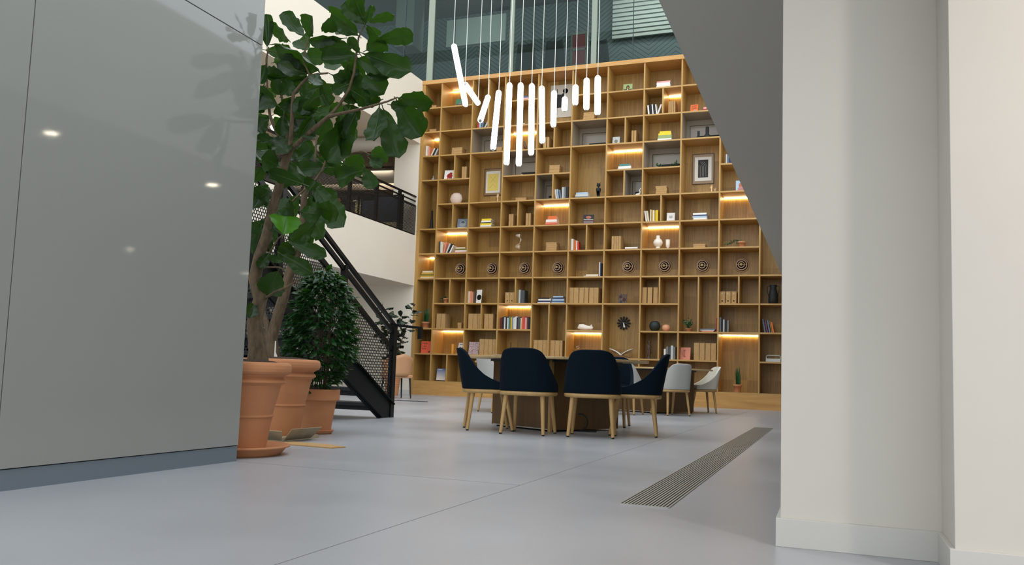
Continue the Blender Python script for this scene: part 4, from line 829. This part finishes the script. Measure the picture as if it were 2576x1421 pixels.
dupe(cg, (-2.95, 12.78, 0), heading(.1, 1), 'grey chair back glimpsed between the navy chairs')
dupe(cg, (-4.5, 11.35, 0), heading(.62, .78), 'grey chair at the rear left table behind the side-on navy chair')
cc = make_chair(CREAMF, 'cream chair facing left at the right end of the rear table'); cc['group'] = GG
cc.location = (-2.1, 14.85, 0); cc.rotation_euler = (0, 0, heading(-.9, -.45))
dupe(cc, (-3.55, 14.6, 0), heading(.9, -.2), 'cream chair barely showing over the rear right table')
# ------------------------------------------------------------------ tables
def make_table(label, loc, rz):
    t = thing('meeting_table', label, 'table', loc, rz)
    n = 64; h = .80; poly = []
    for k in range(n):
        a = 2*PI*k/n; e = 5.0; c_, s_ = math.cos(a), math.sin(a); r = (abs(c_)**e+abs(s_)**e)**(-1/e)*h; poly.append((r*c_, r*s_))
    MB().prism(poly, .715, .74).build('table_top', TABW, t, bevel=.003)
    MB().box(-.5, .5, -.5, .5, .69, .714).build('cable_tray', mat('dark_tray', s(60, 60, 64), .5), t)
    g = .475
    MB().box(-g, g-.04, -g, -g+.03, .02, .69).build('base_panel', TABD, t); MB().box(-g, g-.04, g-.03, g, .02, .69).build('base_panel', TABD, t)
    MB().box(-g, -g+.03, -g+.03, g-.03, .02, .69).build('base_panel', TABD, t); MB().box(g-.035, g, -g+.0, g, .02, .69).build('base_panel', TABD, t)
    MB().box(g-.035, g+.0, -g-.03, -g, .0, .71).build('edge_post', ASH, t)
    b = MB(); b.box(-g+.03, g-.05, -g-.012, -g-.002, .018, .028); b.build('foot_rail', GRM, t)
    for a in (-1, 1):
        for c_ in (-1, 1): MB().tube([(a*(g-.05), c_*(g-.05), 0), (a*(g-.05), c_*(g-.05), .02)], .018, 10).build('foot', BLACKM, t)
    return t
rt = -math.radians(29)
tb = make_table('front oak meeting table ringed by navy chairs', (-2.75, 8.6, 0), rt); tb['group'] = 'oak meeting tables'
dupe(tb, (-2.8, 14.2, 0), rt, 'rear right oak meeting table near the bookcase with pale chairs')
dupe(tb, (-4.12, 12.05, 0), rt, 'rear left oak meeting table hidden behind the front one')
# things on the front table
o = MB().grid(lambda u, v: Vector(((u-.5)*.34, (v-.5)*.22, .004+.012*abs(math.sin(u*PI*2)))), 12, 2).build('open_magazine', PAPER, None, (-3.2, 8.35, .741), solid=.002); o.rotation_euler = (0, 0, .2); tag(o, 'open white magazine lying at the left end of the front table', 'magazine')
# cable coil under the table
b = MB(); pts = [(.16, .0, .006), (.06, .0, .006)]+[(-.02+.085*math.cos(-1.57+a*.448), .002*a, .093+.085*math.sin(-1.57+a*.448)) for a in range(15)]; pts += [(-.12, .03, .008), (-.2, .03, .012), (-.24, .02, .03), (-.3, .05, .22), (-.3, .07, .6)]
o = b.tube(pts, .007, 8).build('power_cable', BLACKM, None, onZ(1462, 1086, 0)+Vector((0, 0, .004))); tag(o, 'black power cable coiled in a loop under the front table', 'cable')
# ------------------------------------------------------------------ pendant tubes
TUBE = mat('tube_glow', (1, .985, .96), emit=9)
TUBES = [((1141, 110), (1172, 268), 8.5, 8.9), ((1170, 212), (1203, 260), 8.3, 9.3), ((1228, 243), (1208, 304), 9.3, 8.5), ((1255, 228), (1240, 377), 9.0, 8.7), ((1282, 208), (1274, 416), 8.8, 8.8), ((1310, 208), (1305, 419), 8.8, 8.8), ((1338, 210), (1336, 391), 8.9, 8.9), ((1363, 216), (1364, 361), 9.0, 9.0), ((1394, 228), (1392, 320), 9.0, 9.0), ((1421, 243), (1420, 280), 8.9, 8.9), ((1448, 213), (1447, 265), 8.7, 8.7), ((1476, 196), (1475, 277), 8.6, 8.6), ((1504, 190), (1503, 290), 8.5, 8.5)]
desc = ['longest tilted one at far left', 'short one tilted right below the first', 'short one tilted left', 'slightly tilted fourth one', 'fifth, hanging lowest with its right neighbour', 'sixth, hanging lowest', 'seventh, in the middle', 'eighth, right of the middle', 'ninth, in front of the white print', 'shortest, in front of the white print', 'short one, third from the right', 'second from the right', 'rightmost']
for i, (a, b2, ya, yb) in enumerate(TUBES):
    A = onY(*a, ya); B = onY(*b2, yb); r = .033
    t = thing('pendant_tube_light', 'glowing white tube pendant, %s' % desc[i], 'pendant light', A, 0, 'cluster of glowing pendant tubes')
    D = B-A; L = D.length; d = D/L
    P = [Vector((0, 0, 0))+d*(r*(1-math.cos(q))) for q in (0.25, .7, 1.1, PI/2)] + [d*(L-r*(1-math.cos(q))) for q in (PI/2, 1.1, .7, .25)]
    Rr = [r*math.sin(q) for q in (.25, .7, 1.1, PI/2)] + [r*math.sin(q) for q in (PI/2, 1.1, .7, .25)]
    MB().tube(P, Rr, 18).build('glass_tube', TUBE, t)
    MB().tube([d*(-.004), d*(.006)], .012, 10).build('end_cap', GRM, t); MB().tube([d*(L-.012), d*(L+.003)], .02, 12).build('end_cap', GRM, t)
    MB().tube([(0, 0, .0), (0, 0, 12.0-A.z)], .0035, 6).build('suspension_wire', mat('pale_wire', s(225, 225, 215), .5), t)
    if i == 1: MB().tube([D, D+Vector((0, 0, 12.0-B.z))], .0035, 6).build('suspension_wire', mat('pale_wire', s(225, 225, 215), .5), t)
# ------------------------------------------------------------------ staircase
XSR, XSL = -4.868, -6.15
st = thing('steel_staircase', 'black steel staircase with perforated balustrades rising towards the left', 'staircase', (0, 8.85, 0))
SL = .545; TOPY = -6.3
PB = perf_mat('perforated_sheet', s(26, 24, 23), .036, .0135, 'yz'); PR_ = perf_mat('perforated_riser', s(24, 24, 24), .036, .0135, 'xz')
STM = mat('stair_steel', s(14, 14, 15), .5, spec=.3)
for X_, nm in ((XSR, 'right'), (XSL, 'left')):
    b = MB(); w = .018
    b.prism([(-.09, 0), (-.28, 0), (TOPY, SL*(-TOPY-.28)), (TOPY, SL*(-TOPY-.28)+.33), (-.02, .15), (-.02, 0)], X_-w, X_+w, 'yz')
    o = b.build('stringer', STM, st)
    f = MB(); f.bar((X_+.03, -.0, .155), (X_+.03, TOPY, .155-SL*TOPY), .06, .012); f.bar((X_+.03, -.27, .012), (X_+.03, TOPY, .012+SL*(-TOPY-.28)), .06, .012); f.build('flange', BLACK, o)
    b = MB(); b.box(X_-.03, X_+.03, -.05, .03, 0, 1.1); b.build('newel_post', BLACK, st)
    for k in range(1, 5): y = -1.15*k; z = -SL*y; MB().box(X_-.03, X_+.03, y-.03, y+.03, z-.0+.1, z+1.03).build('post', BLACK, st)
    b = MB(); b.bar((X_, -.0, 1.09), (X_, TOPY, 1.09-SL*TOPY), .04, .04); b.build('handrail', BLACK, st)
    b = MB(); b.bar((X_, -.0, .985), (X_, TOPY, .985-SL*TOPY), .03, .05); b.build('lower_rail', BLACK, st)
    b = MB(); b.bar((X_, -.03, .80), (X_, TOPY, .80-SL*TOPY), .035, .055); b.bar((X_, -.05, .2), (X_, TOPY, .2-SL*TOPY), .035, .04); b.build('panel_frame', BLACK, st)
    MB().add([(X_+.008, -.03, .2), (X_+.008, TOPY, .2-SL*TOPY), (X_+.008, TOPY, .8-SL*TOPY), (X_+.008, -.03, .8)], [(0, 1, 2, 3)]).build('perforated_panel', PB, st, solid=.003)
MB().bar((XSR+.02, .0, 1.09), (XSR+.36, .02, 1.06), .04, .03).build('rail_return', BLACK, st); MB().box(XSR+.32, XSR+.36, -.01, .05, .93, 1.06).build('rail_end', BLACK, st)
rise, run = .175, .321
for k in range(1, 20):
    y = -.12-run*k; z = rise*k
    MB().box(XSL+.02, XSR-.02, y-.02, y+run+.0, z-.035, z).build('tread', STM, st)
    if k > 3: MB().box(XSL+.02, XSR-.02, y+run-.03, y+run-.027, z-rise+.0, z-.035).build('riser', PR_, st)
    MB().box(XSL+.02, XSR-.02, y+run-.05, y+run-.03, z-.1, z-.035).build('tread_lip', STM, st)
# ------------------------------------------------------------------ pots and trees
def pot_profile(R_, h, kind='big'):
    p = pot_profile0(R_, h, kind); o = [p[0]]
    for (a, b_), (c_, d) in zip(p, p[1:]):
        L = math.hypot(c_-a, d-b_)
        if L > .012: f = .003/L; o += [(a+(c_-a)*f, b_+(d-b_)*f), (c_-(c_-a)*f, d-(d-b_)*f)]
        o.append((c_, d))
    return o
def pot_profile0(R_, h, kind='big'):
    if kind == 'big': return [(R_*.54, 0), (R_*.56, .0), (R_*.66, h*.38), (R_*.685, h*.385), (R_*.685, h*.40), (R_*.665, h*.41), (R_*.8, h*.74), (R_*.9, h*.775), (R_*.885, h*.80), (R_*.83, h*.83), (R_*.9, h*.86), (R_*.955, h*.872), (R_*.99, h*.895), (R_, h*.93), (R_*.99, h*.968), (R_*.96, h*.992), (R_*.9, h), (R_*.86, h*.97), (R_*.85, h*.93), (0, h*.93)]
    return [(R_*.66, 0), (R_*.86, h*.74), (R_*.985, h*.745), (R_*1.0, h*.99), (R_*.98, h), (R_*.9, h), (R_*.87, h*.92), (0, h*.92)]
LEAVES = {1: [], 2: []}
def fig_leaf(b, A, B, wid, rnd, cup=.25, mi=0, face=None):
    D = B-A; L = D.length; d = D/L
    toc = (Vector((0, 0, ZC))-A).normalized()
    n = (toc + Vector((rnd.uniform(-.55, .55), rnd.uniform(-.3, .3), rnd.uniform(-.5, .5)))) if face is None else face
    sd = d.cross(n).normalized(); n = sd.cross(d).normalized()
    ph = rnd.uniform(0, 6); cup = rnd.uniform(.05, .75); tw = rnd.uniform(-.7, .7); w1 = wid*rnd.uniform(.95, 1.05); bend = rnd.uniform(.02, .12)*L
    def wp(t):
        e_ = 1 if t < .7 else max(0, 1-((t-.7)/.3)**2.6)**.5
        return .015 + ease((t-.03)/.2)*(.5+.5*ease((t-.15)/.5))*e_
    vs = []
    nu, nv = 14, 6
    for i in range(nu+1):
        t = i/nu
        for j in range(nv+1):
            q = (j/nv-.5)*2; e = abs(q)
            ww = w1/2*wp(t)*(1+.07*math.sin(t*26+ph+q)*e)
            off = cup*abs(q)**1.3*ww - bend*math.sin(t*PI) + .03*L*math.sin(t*19+ph*q)*e*e
            ca, sa = math.cos(tw*t), math.sin(tw*t); vs.append(A + d*(t*L) + (sd*ca+n*sa)*(q*ww) + (n*ca-sd*sa)*off)
    fs = [(i*(nv+1)+j, (i+1)*(nv+1)+j, (i+1)*(nv+1)+j+1, i*(nv+1)+j+1) for i in range(nu) for j in range(nv)]
    b.add(vs, fs, mi, True)
    b.tube([A-d*.02, A+d*(.3*L)-n*(bend*.8-.001), A+d*(.6*L)-n*(bend*.95-.001), A+d*(.9*L)-n*(bend*.3-.001)], [.003, .002, .0015, .0006], 5, mi=1)
def branch(b, pts, y, rad):
    P = [onY(px, py, y+dy) for px, py, dy in pts]; b.tube(P, rad, 10); return P
C1 = Vector((-3.51, 4.41, 0)); C2 = Vector((-4.05, 5.55, .03))
t1 = thing('potted_fig_tree', 'tall fiddle leaf fig in the front large terracotta pot', 'potted tree', C1)
R_ = .31
MB().lathe(pot_profile(R_, .56), 56).build('pot', TERRA, t1, (0, 0, .02)); MB().lathe([(0, 0), (.265, 0), (.275, .01), (.305, .045), (.325, .05), (.325, .06), (.31, .062), (.285, .03), (0, .019)], 48).build('saucer', TERRA, t1)
MB().lathe([(0, .034), (.12, .03), (.2, .022), (.262, 0)], 32).build('soil', SOIL, t1, (0, 0, .566))
t2 = thing('potted_fig_tree', 'second fiddle leaf fig in the rear large terracotta pot', 'potted tree', C2)
MB().lathe(pot_profile(R_, .585), 56).build('pot', TERRA, t2); MB().lathe([(0, .034), (.12, .03), (.2, .022), (.262, 0)], 32).build('soil', SOIL, t2, (0, 0, .571))
o = MB(); o.prism([(-.005, 0), (.02, .0), (.006, .03), (.004, .1), (-.004, .1), (-.004, .03)], -.001, .001, 'xz'); o = o.build('plant_tag', PAPER, t1, onY(691, 897, 4.5)-C1)
def rel(P, c): return [p-c for p in P]
def mk_branches(t, c, y, lst, name='trunk'):
    b = MB()
    for i_, (pts, rad) in enumerate(lst):
        if i_ > 1: rad = [r_*.72 for r_ in rad]
        b.tube(rel([onY(px, py, y+dy) for px, py, dy in pts], c), rad, 10)
    return b.build(name, BARK, t)
Y1, Y2 = 4.5, 5.6
mk_branches(t1, C1, Y1, [
    ([(652, 930, .0), (650, 890, 0), (640, 810, 0), (655, 752, 0), (641, 700, 0), (652, 645, 0), (672, 590, .0), (684, 530, .05), (702, 470, .05), (716, 411, .05), (728, 378, .05)], [.066, .06, .05, .046, .042, .036, .034, .032, .03, .028, .026]),
    ([(636, 930, -.03), (642, 890, -.02), (652, 850, 0), (648, 800, 0)], [.05, .045, .04, .03]), ([(728, 380, .05), (708, 354, .1), (690, 320, .1), (679, 290, .12), (672, 230, .15), (670, 150, .15), (676, 118, .15)], [.02, .018, .016, .014, .012, .01, .006]),
    ([(728, 380, .05), (722, 340, .1), (716, 290, .1), (708, 240, .12), (712, 200, .12), (727, 185, .12)], [.018, .015, .013, .012, .01, .006]),
    ([(729, 378, .05), (733, 330, 0), (736, 270, 0), (738, 235, 0), (758, 212, 0), (779, 190, 0), (800, 186, 0), (824, 184, 0)], [.022, .02, .018, .016, .014, .012, .01, .008]),
    ([(729, 380, .05), (760, 350, .0), (792, 322, -.05), (826, 293, -.05), (855, 286, -.1), (905, 275, -.1), (940, 265, -.1), (975, 255, -.1), (1000, 245, -.1)], [.024, .022, .02, .017, .014, .012, .01, .008, .006]),
    ([(828, 292, -.05), (855, 262, 0), (878, 225, 0), (890, 185, 0), (896, 140, 0), (902, 95, 0), (917, 62, 0)], [.014, .012, .011, .011, .01, .008, .005]), ([(779, 190, 0), (762, 150, 0), (770, 118, 0), (776, 95, 0)], [.01, .008, .007, .005]),
    ([(667, 751, 0), (690, 735, -.05), (718, 724, -.05), (748, 706, -.05)], [.012, .011, .01, .006]), ([(662, 672, 0), (700, 672, -.02), (716, 678, -.02)], [.009, .007, .005]), ([(680, 633, 0), (700, 600, -.05), (712, 590, -.05)], [.01, .008, .005])])
mk_branches(t2, C2, Y2, [
    ([(690, 930, 0), (688, 895, 0), (684, 850, 0), (700, 790, 0), (714, 745, 0), (728, 690, 0), (745, 640, 0), (761, 593, 0), (763, 540, 0), (766, 490, 0), (776, 458, 0)], [.054, .05, .045, .044, .042, .04, .038, .034, .03, .026, .02]), ([(664, 925, 0), (668, 880, 0), (676, 830, 0), (660, 780, 0)], [.034, .03, .028, .02]),
    ([(727, 515, -.1), (756, 486, -.1), (790, 457, -.1), (811, 428, -.1), (826, 385, -.1), (850, 345, -.1)], [.01, .012, .012, .012, .01, .007]), ([(776, 458, 0), (790, 430, 0), (795, 365, 0), (797, 330, 0)], [.016, .013, .011, .008]), ([(826, 400, -.1), (880, 385, -.1), (912, 380, -.1), (930, 388, -.1)], [.008, .007, .006, .004]), ([(731, 620, 0), (745, 600, 0), (727, 560, 0), (727, 515, -.1)], [.01, .01, .01, .009])])
LV = [  # tree, base px, tip px, width px, bright
 (1, 767, 91, 712, 30, 36, 0), (1, 779, 95, 786, 40, 46, 0), (1, 851, 80, 813, 58, 36, 0), (1, 904, 92, 832, 32, 54, 0), (1, 917, 63, 868, 4, 42, 0), (1, 917, 55, 890, -12, 36, 0), (1, 919, 61, 934, 14, 32, 0), (1, 921, 57, 992, 38, 24, 0), (1, 921, 63, 950, 92, 30, 0),
 (1, 940, 104, 1040, 88, 38, 0), (1, 919, 128, 968, 102, 46, 0), (1, 866, 96, 777, 104, 28, 0), (1, 893, 120, 802, 112, 38, 0), (1, 897, 137, 808, 148, 40, 0), (1, 910, 133, 1034, 182, 52, 0), (1, 896, 144, 984, 192, 56, 0), (1, 805, 184, 690, 112, 66, 0), (1, 779, 185, 700, 158, 42, 0),
 (1, 672, 122, 672, 36, 32, 0), (1, 727, 103, 682, 70, 46, 0), (1, 729, 190, 672, 198, 28, 0), (1, 830, 186, 922, 238, 56, 0), (1, 910, 188, 966, 238, 58, 0), (1, 997, 246, 1090, 260, 44, 0), (1, 996, 249, 1062, 344, 66, 0), (1, 955, 264, 938, 354, 54, 0), (1, 962, 266, 1003, 398, 60, 0), (1, 900, 274, 822, 408, 64, 0), (1, 880, 276, 858, 392, 50, 0),
 (1, 805, 192, 828, 268, 34, 0), (1, 806, 243, 766, 276, 40, 0), (1, 706, 240, 682, 204, 32, 0), (1, 700, 266, 658, 240, 50, 0), (1, 735, 247, 730, 286, 40, 0), (1, 790, 292, 754, 342, 44, 0), (1, 714, 286, 706, 342, 30, 0), (1, 690, 358, 646, 340, 30, 0), (2, 813, 412, 760, 360, 38, 0), (1, 770, 466, 674, 432, 34, 0), (2, 828, 421, 732, 428, 40, 0),
 (2, 906, 430, 846, 448, 46, 0), (2, 917, 420, 938, 476, 36, 0), (2, 910, 386, 880, 436, 50, 0), (2, 929, 390, 976, 386, 44, 0), (2, 929, 398, 960, 422, 28, 0), (2, 790, 464, 864, 572, 56, 0), (2, 779, 482, 804, 578, 46, 0), (2, 786, 466, 832, 520, 56, 0), (1, 712, 592, 722, 544, 66, 1), (1, 684, 636, 632, 560, 56, 0), (1, 712, 590, 658, 552, 18, 0),
 (1, 722, 606, 822, 644, 34, 0), (1, 702, 636, 788, 690, 34, 0), (1, 702, 678, 672, 742, 64, 0), (1, 680, 633, 652, 674, 26, 0), (1, 714, 660, 678, 648, 20, 0), (2, 731, 582, 790, 596, 46, 0), (1, 676, 408, 640, 378, 54, 0), (1, 702, 418, 658, 396, 50, 0), (1, 664, 418, 636, 462, 50, 0), (1, 656, 466, 634, 526, 44, 0), (2, 752, 488, 728, 554, 54, 0),
 (1, 872, 214, 836, 230, 26, 0), (1, 803, 186, 788, 214, 32, 0), (1, 960, 250, 922, 256, 32, 0), (1, 978, 262, 1024, 268, 34, 0), (1, 906, 136, 878, 92, 22, 0), (1, 876, 160, 884, 198, 40, 0), (1, 896, 144, 906, 212, 38, 0), (1, 862, 262, 905, 300, 40, 0), (1, 855, 286, 862, 350, 54, 0), (1, 800, 310, 742, 300, 36, 0), (1, 760, 240, 778, 292, 40, 0), (1, 740, 240, 700, 290, 42, 0),
 (2, 700, 560, 660, 600, 44, 0), (2, 770, 520, 812, 600, 44, 0), (2, 765, 560, 740, 620, 40, 0), (1, 660, 560, 636, 640, 40, 0), (2, 795, 365, 850, 330, 44, 0), (2, 795, 350, 770, 310, 40, 0), (2, 800, 400, 860, 400, 40, 0), (2, 770, 440, 720, 460, 40, 0), (1, 640, 760, 625, 800, 30, 0), (2, 850, 345, 900, 330, 44, 0), (1, 676, 300, 640, 320, 44, 0), (1, 672, 230, 650, 262, 36, 0), (1, 680, 480, 650, 500, 46, 0), (1, 670, 160, 650, 210, 36, 0), (1, 708, 240, 735, 205, 34, 0), (2, 745, 640, 700, 620, 40, 0), (1, 830, 290, 800, 340, 50, 0), (1, 880, 225, 930, 260, 46, 0), (1, 890, 185, 850, 200, 44, 0), (1, 860, 255, 900, 232, 40, 0), (2, 700, 380, 668, 360, 44, 0), (2, 740, 400, 790, 380, 48, 0)]
fb = {1: MB(), 2: MB()}; bright = MB(); rn = random.Random(11)
for (tr, bx, by, tx_, ty, wp_, br) in LV:
    y = Y1 if tr == 1 else Y2; dy = rn.uniform(-.12, .12); c = C1 if tr == 1 else C2
    A = onY(bx, by, y+dy*.3)-c; B = onY(tx_, ty, y+dy+rn.uniform(-.08, .08))-c; w = wp_*1.12*(A+c-Vector((0, 0, ZC))).dot(FW)/FPX
    A_, B_ = A+c, B+c
    tgt = bright if br else fb[tr]; tmp = MB(); fig_leaf(tmp, A_, B_, w, rn)
    off = len(tgt.v); tgt.v += [tuple(Vector(v)-c) for v in tmp.v]; tgt.f += [tuple(i+off for i in f) for f in tmp.f]; tgt.mi += tmp.mi; tgt.sm += tmp.sm
for i in range(52):
    bx, by = rn.uniform(650, 850), rn.uniform(110, 560)
    if by > 380 and bx > 800: continue
    a = rn.uniform(0, 2*PI); l = rn.uniform(48, 80); tr = 1 if i % 2 else 2; y = (Y1 if tr == 1 else Y2)+rn.uniform(.05, .3); c = C1 if tr == 1 else C2
    A = onY(bx, by, y); B = onY(bx+l*math.cos(a), by+l*math.sin(a)*.9+14, y+rn.uniform(-.12, .12)); tmp = MB(); fig_leaf(tmp, A, B, rn.uniform(38, 54)*(A-Vector((0, 0, ZC))).dot(FW)/FPX, rn); tgt = fb[tr]
    off = len(tgt.v); tgt.v += [tuple(Vector(v)-c) for v in tmp.v]; tgt.f += [tuple(i_+off for i_ in f) for f in tmp.f]; tgt.mi += tmp.mi; tgt.sm += tmp.sm
fb[1].build('foliage', [LEAF, RIB], t1); fb[2].build('foliage', [LEAF, RIB], t2); bright.build('young_leaf', [LEAFB, RIB], t1)
# shrub
C3 = Vector((-4.1, 6.16, 0)); t3 = thing('potted_shrub', 'bushy small leaved shrub in the smaller plain terracotta pot', 'potted plant', C3)
MB().lathe(pot_profile(.19, .36, 'plain'), 40).build('pot', TERRA, t3, (0, 0, .016)); MB().lathe([(0, 0), (.13, 0), (.155, .03), (.15, .034), (.13, .016), (0, .015)], 36).build('saucer', TERRA, t3); MB().lathe([(0, 0), (.1, .005), (.165, 0)], 24).build('soil', SOIL, t3, (0, 0, .366))
sb = MB(); lb = MB(); rn = random.Random(5)
for i in range(26):
    ang = rn.uniform(0, 2*PI); rr = rn.uniform(.05, .30); H_ = rn.uniform(.35, 1.0)
    tip = Vector((rr*math.cos(ang), rr*math.sin(ang)*.8, .36+H_)); base = Vector((.07*math.cos(ang), .07*math.sin(ang), .35)); mid = base.lerp(tip, .5)+Vector((0, 0, .1)); mid.x *= .7; mid.y *= .7
    sb.tube([base, mid, tip], [.005, .004, .002], 6)
for i in range(2600):
    z = rn.uniform(0, 1); zz = .42+z*.95+rn.uniform(-.05, .05); prof = .30*max(.02, math.sin(PI*min(1, z*.8+.2)))**.4 if z > .22 else .17+.3*z
    a = rn.uniform(0, 2*PI); rr = prof*rn.uniform(.3, 1)**.5; P = Vector((rr*math.cos(a)+.02*z, rr*math.sin(a), zz)); 
    if z < .25 and rn.random() < .45: continue
    sz = rn.uniform(.05, .1); d = Vector((math.cos(a)+rn.uniform(-.6, .6), math.sin(a)+rn.uniform(-.6, .6), rn.uniform(-.7, .4))).normalized(); up = Vector((rn.uniform(-.5, .5), rn.uniform(-.5, .5), 1)); sd = d.cross(up).normalized(); n = sd.cross(d)
    lb.add([P, P+d*sz*.35+sd*sz*.22-n*.004, P+d*sz*.7+sd*sz*.16-n*.008, P+d*sz-n*.016, P+d*sz*.7-sd*sz*.16-n*.008, P+d*sz*.35-sd*sz*.22-n*.004, P+d*sz*.4+n*.006], [(0, 1, 6), (1, 2, 6), (2, 3, 6), (3, 4, 6), (4, 5, 6), (5, 0, 6)], 0, True)
sb.build('stems', BARK, t3); lb.build('foliage', LEAFD, t3)
# cardboard
CB = noise_mat('grey_board', s(150, 132, 104), s(168, 150, 120), (8, 8, 8), .9)
cb = thing('cardboard_tray', 'flattened cardboard tray with raised flaps under the rear pot', 'cardboard', (C2.x, C2.y, 0)); MB().box(-.2, .24, -.26, .22, 0.001, .029).build('tray_base', CB, cb)
b = MB(); b.add([(.0, -.27, .01), (.25, -.27, .01), (.34, -.4, .09), (.02, -.42, .09)], [(0, 1, 2, 3)]); b.add([(.25, -.25, .01), (.25, .1, .01), (.36, .08, .1), (.35, -.3, .1)], [(0, 1, 2, 3)]); b.build('flap', CB, cb, solid=.004)
o = MB().prism([(-.28, -.06), (.26, -.1), (.3, .02), (.12, .1), (-.2, .12)], 0.001, .008).build('cardboard_sheet', KRAFT, None, (*onZ(775, 1120).xy, 0)); tag(o, 'flat torn kraft cardboard sheet lying on the floor before the pots', 'cardboard')
# ------------------------------------------------------------------ far corner: chair and plant behind the stair
tc = thing('tan_armchair', 'tan leather chair with dark legs behind the stair foot', 'chair', (-8.12, 14.95, 0), heading(-.8, .6)); TAN = mat('tan_leather', s(196, 146, 104), .5)
MB().grid(lambda u, v: Vector(((.27+.03*v)*math.sin((u-.5)*3.6), -(.25+.05*v)*math.cos((u-.5)*3.6), .44+v*.44*(1-.35*abs(u-.5)*2))), 20, 6).build('backrest', TAN, tc, solid=.035); MB().box(-.25, .25, -.23, .25, .4, .47).build('seat', TAN, tc, bevel=.02)
for a in (-1, 1):
    for c_ in (-1, 1): MB().tube([(a*.2, c_*.19, .41), (a*.225, c_*.22, 0)], [.02, .013], 8).build('leg', BLACKM, tc)
P4 = Vector((-8.95, 16.3, 0)); t4 = thing('rubber_plant', 'dark leaved rubber plant in the corner beside the bookcase', 'potted plant', P4)
MB().lathe(pot_profile(.24, .66), 40).build('pot', TERRA, t4); sb = MB(); lb = MB(); rn = random.Random(9)
for i in range(7):
    a = i*.9; tip = Vector((.3*math.cos(a), .3*math.sin(a), .66+rn.uniform(.55, 1.2))); sb.tube([Vector((0, 0, .6)), Vector((.1*math.cos(a), .1*math.sin(a), 1.0)), tip], [.014, .01, .006], 7)
    for q in range(17):
        u = .25+.75*q/10; A = Vector((0, 0, .62)).lerp(tip, u); d = Vector((rn.uniform(-1, 1), rn.uniform(-1, 1), rn.uniform(-.5, .5))).normalized()*rn.uniform(.18, .26); tmp = MB(); fig_leaf(tmp, A, A+d, .11, rn)
        off = len(lb.v); lb.v += tmp.v; lb.f += [tuple(i_+off for i_ in f) for f in tmp.f]; lb.mi += tmp.mi; lb.sm += tmp.sm
sb.build('stems', BARK, t4); lb.build('foliage', [mat('rubber_leaf', s(26, 44, 26), .3), BARK], t4); MB().lathe([(0, 0), (.2, 0)], 20).build('soil', SOIL, t4, (0, 0, .62))
b = MB().tube([(0, 0, .006), (.3, -.05, .006), (.5, .05, .006), (.75, 0, .006)], .006, 6).build('floor_cable', BLACKM, None, (*onZ(984, 1007).xy, 0)); tag(b, 'thin black cable on the floor behind the stair foot', 'cable')
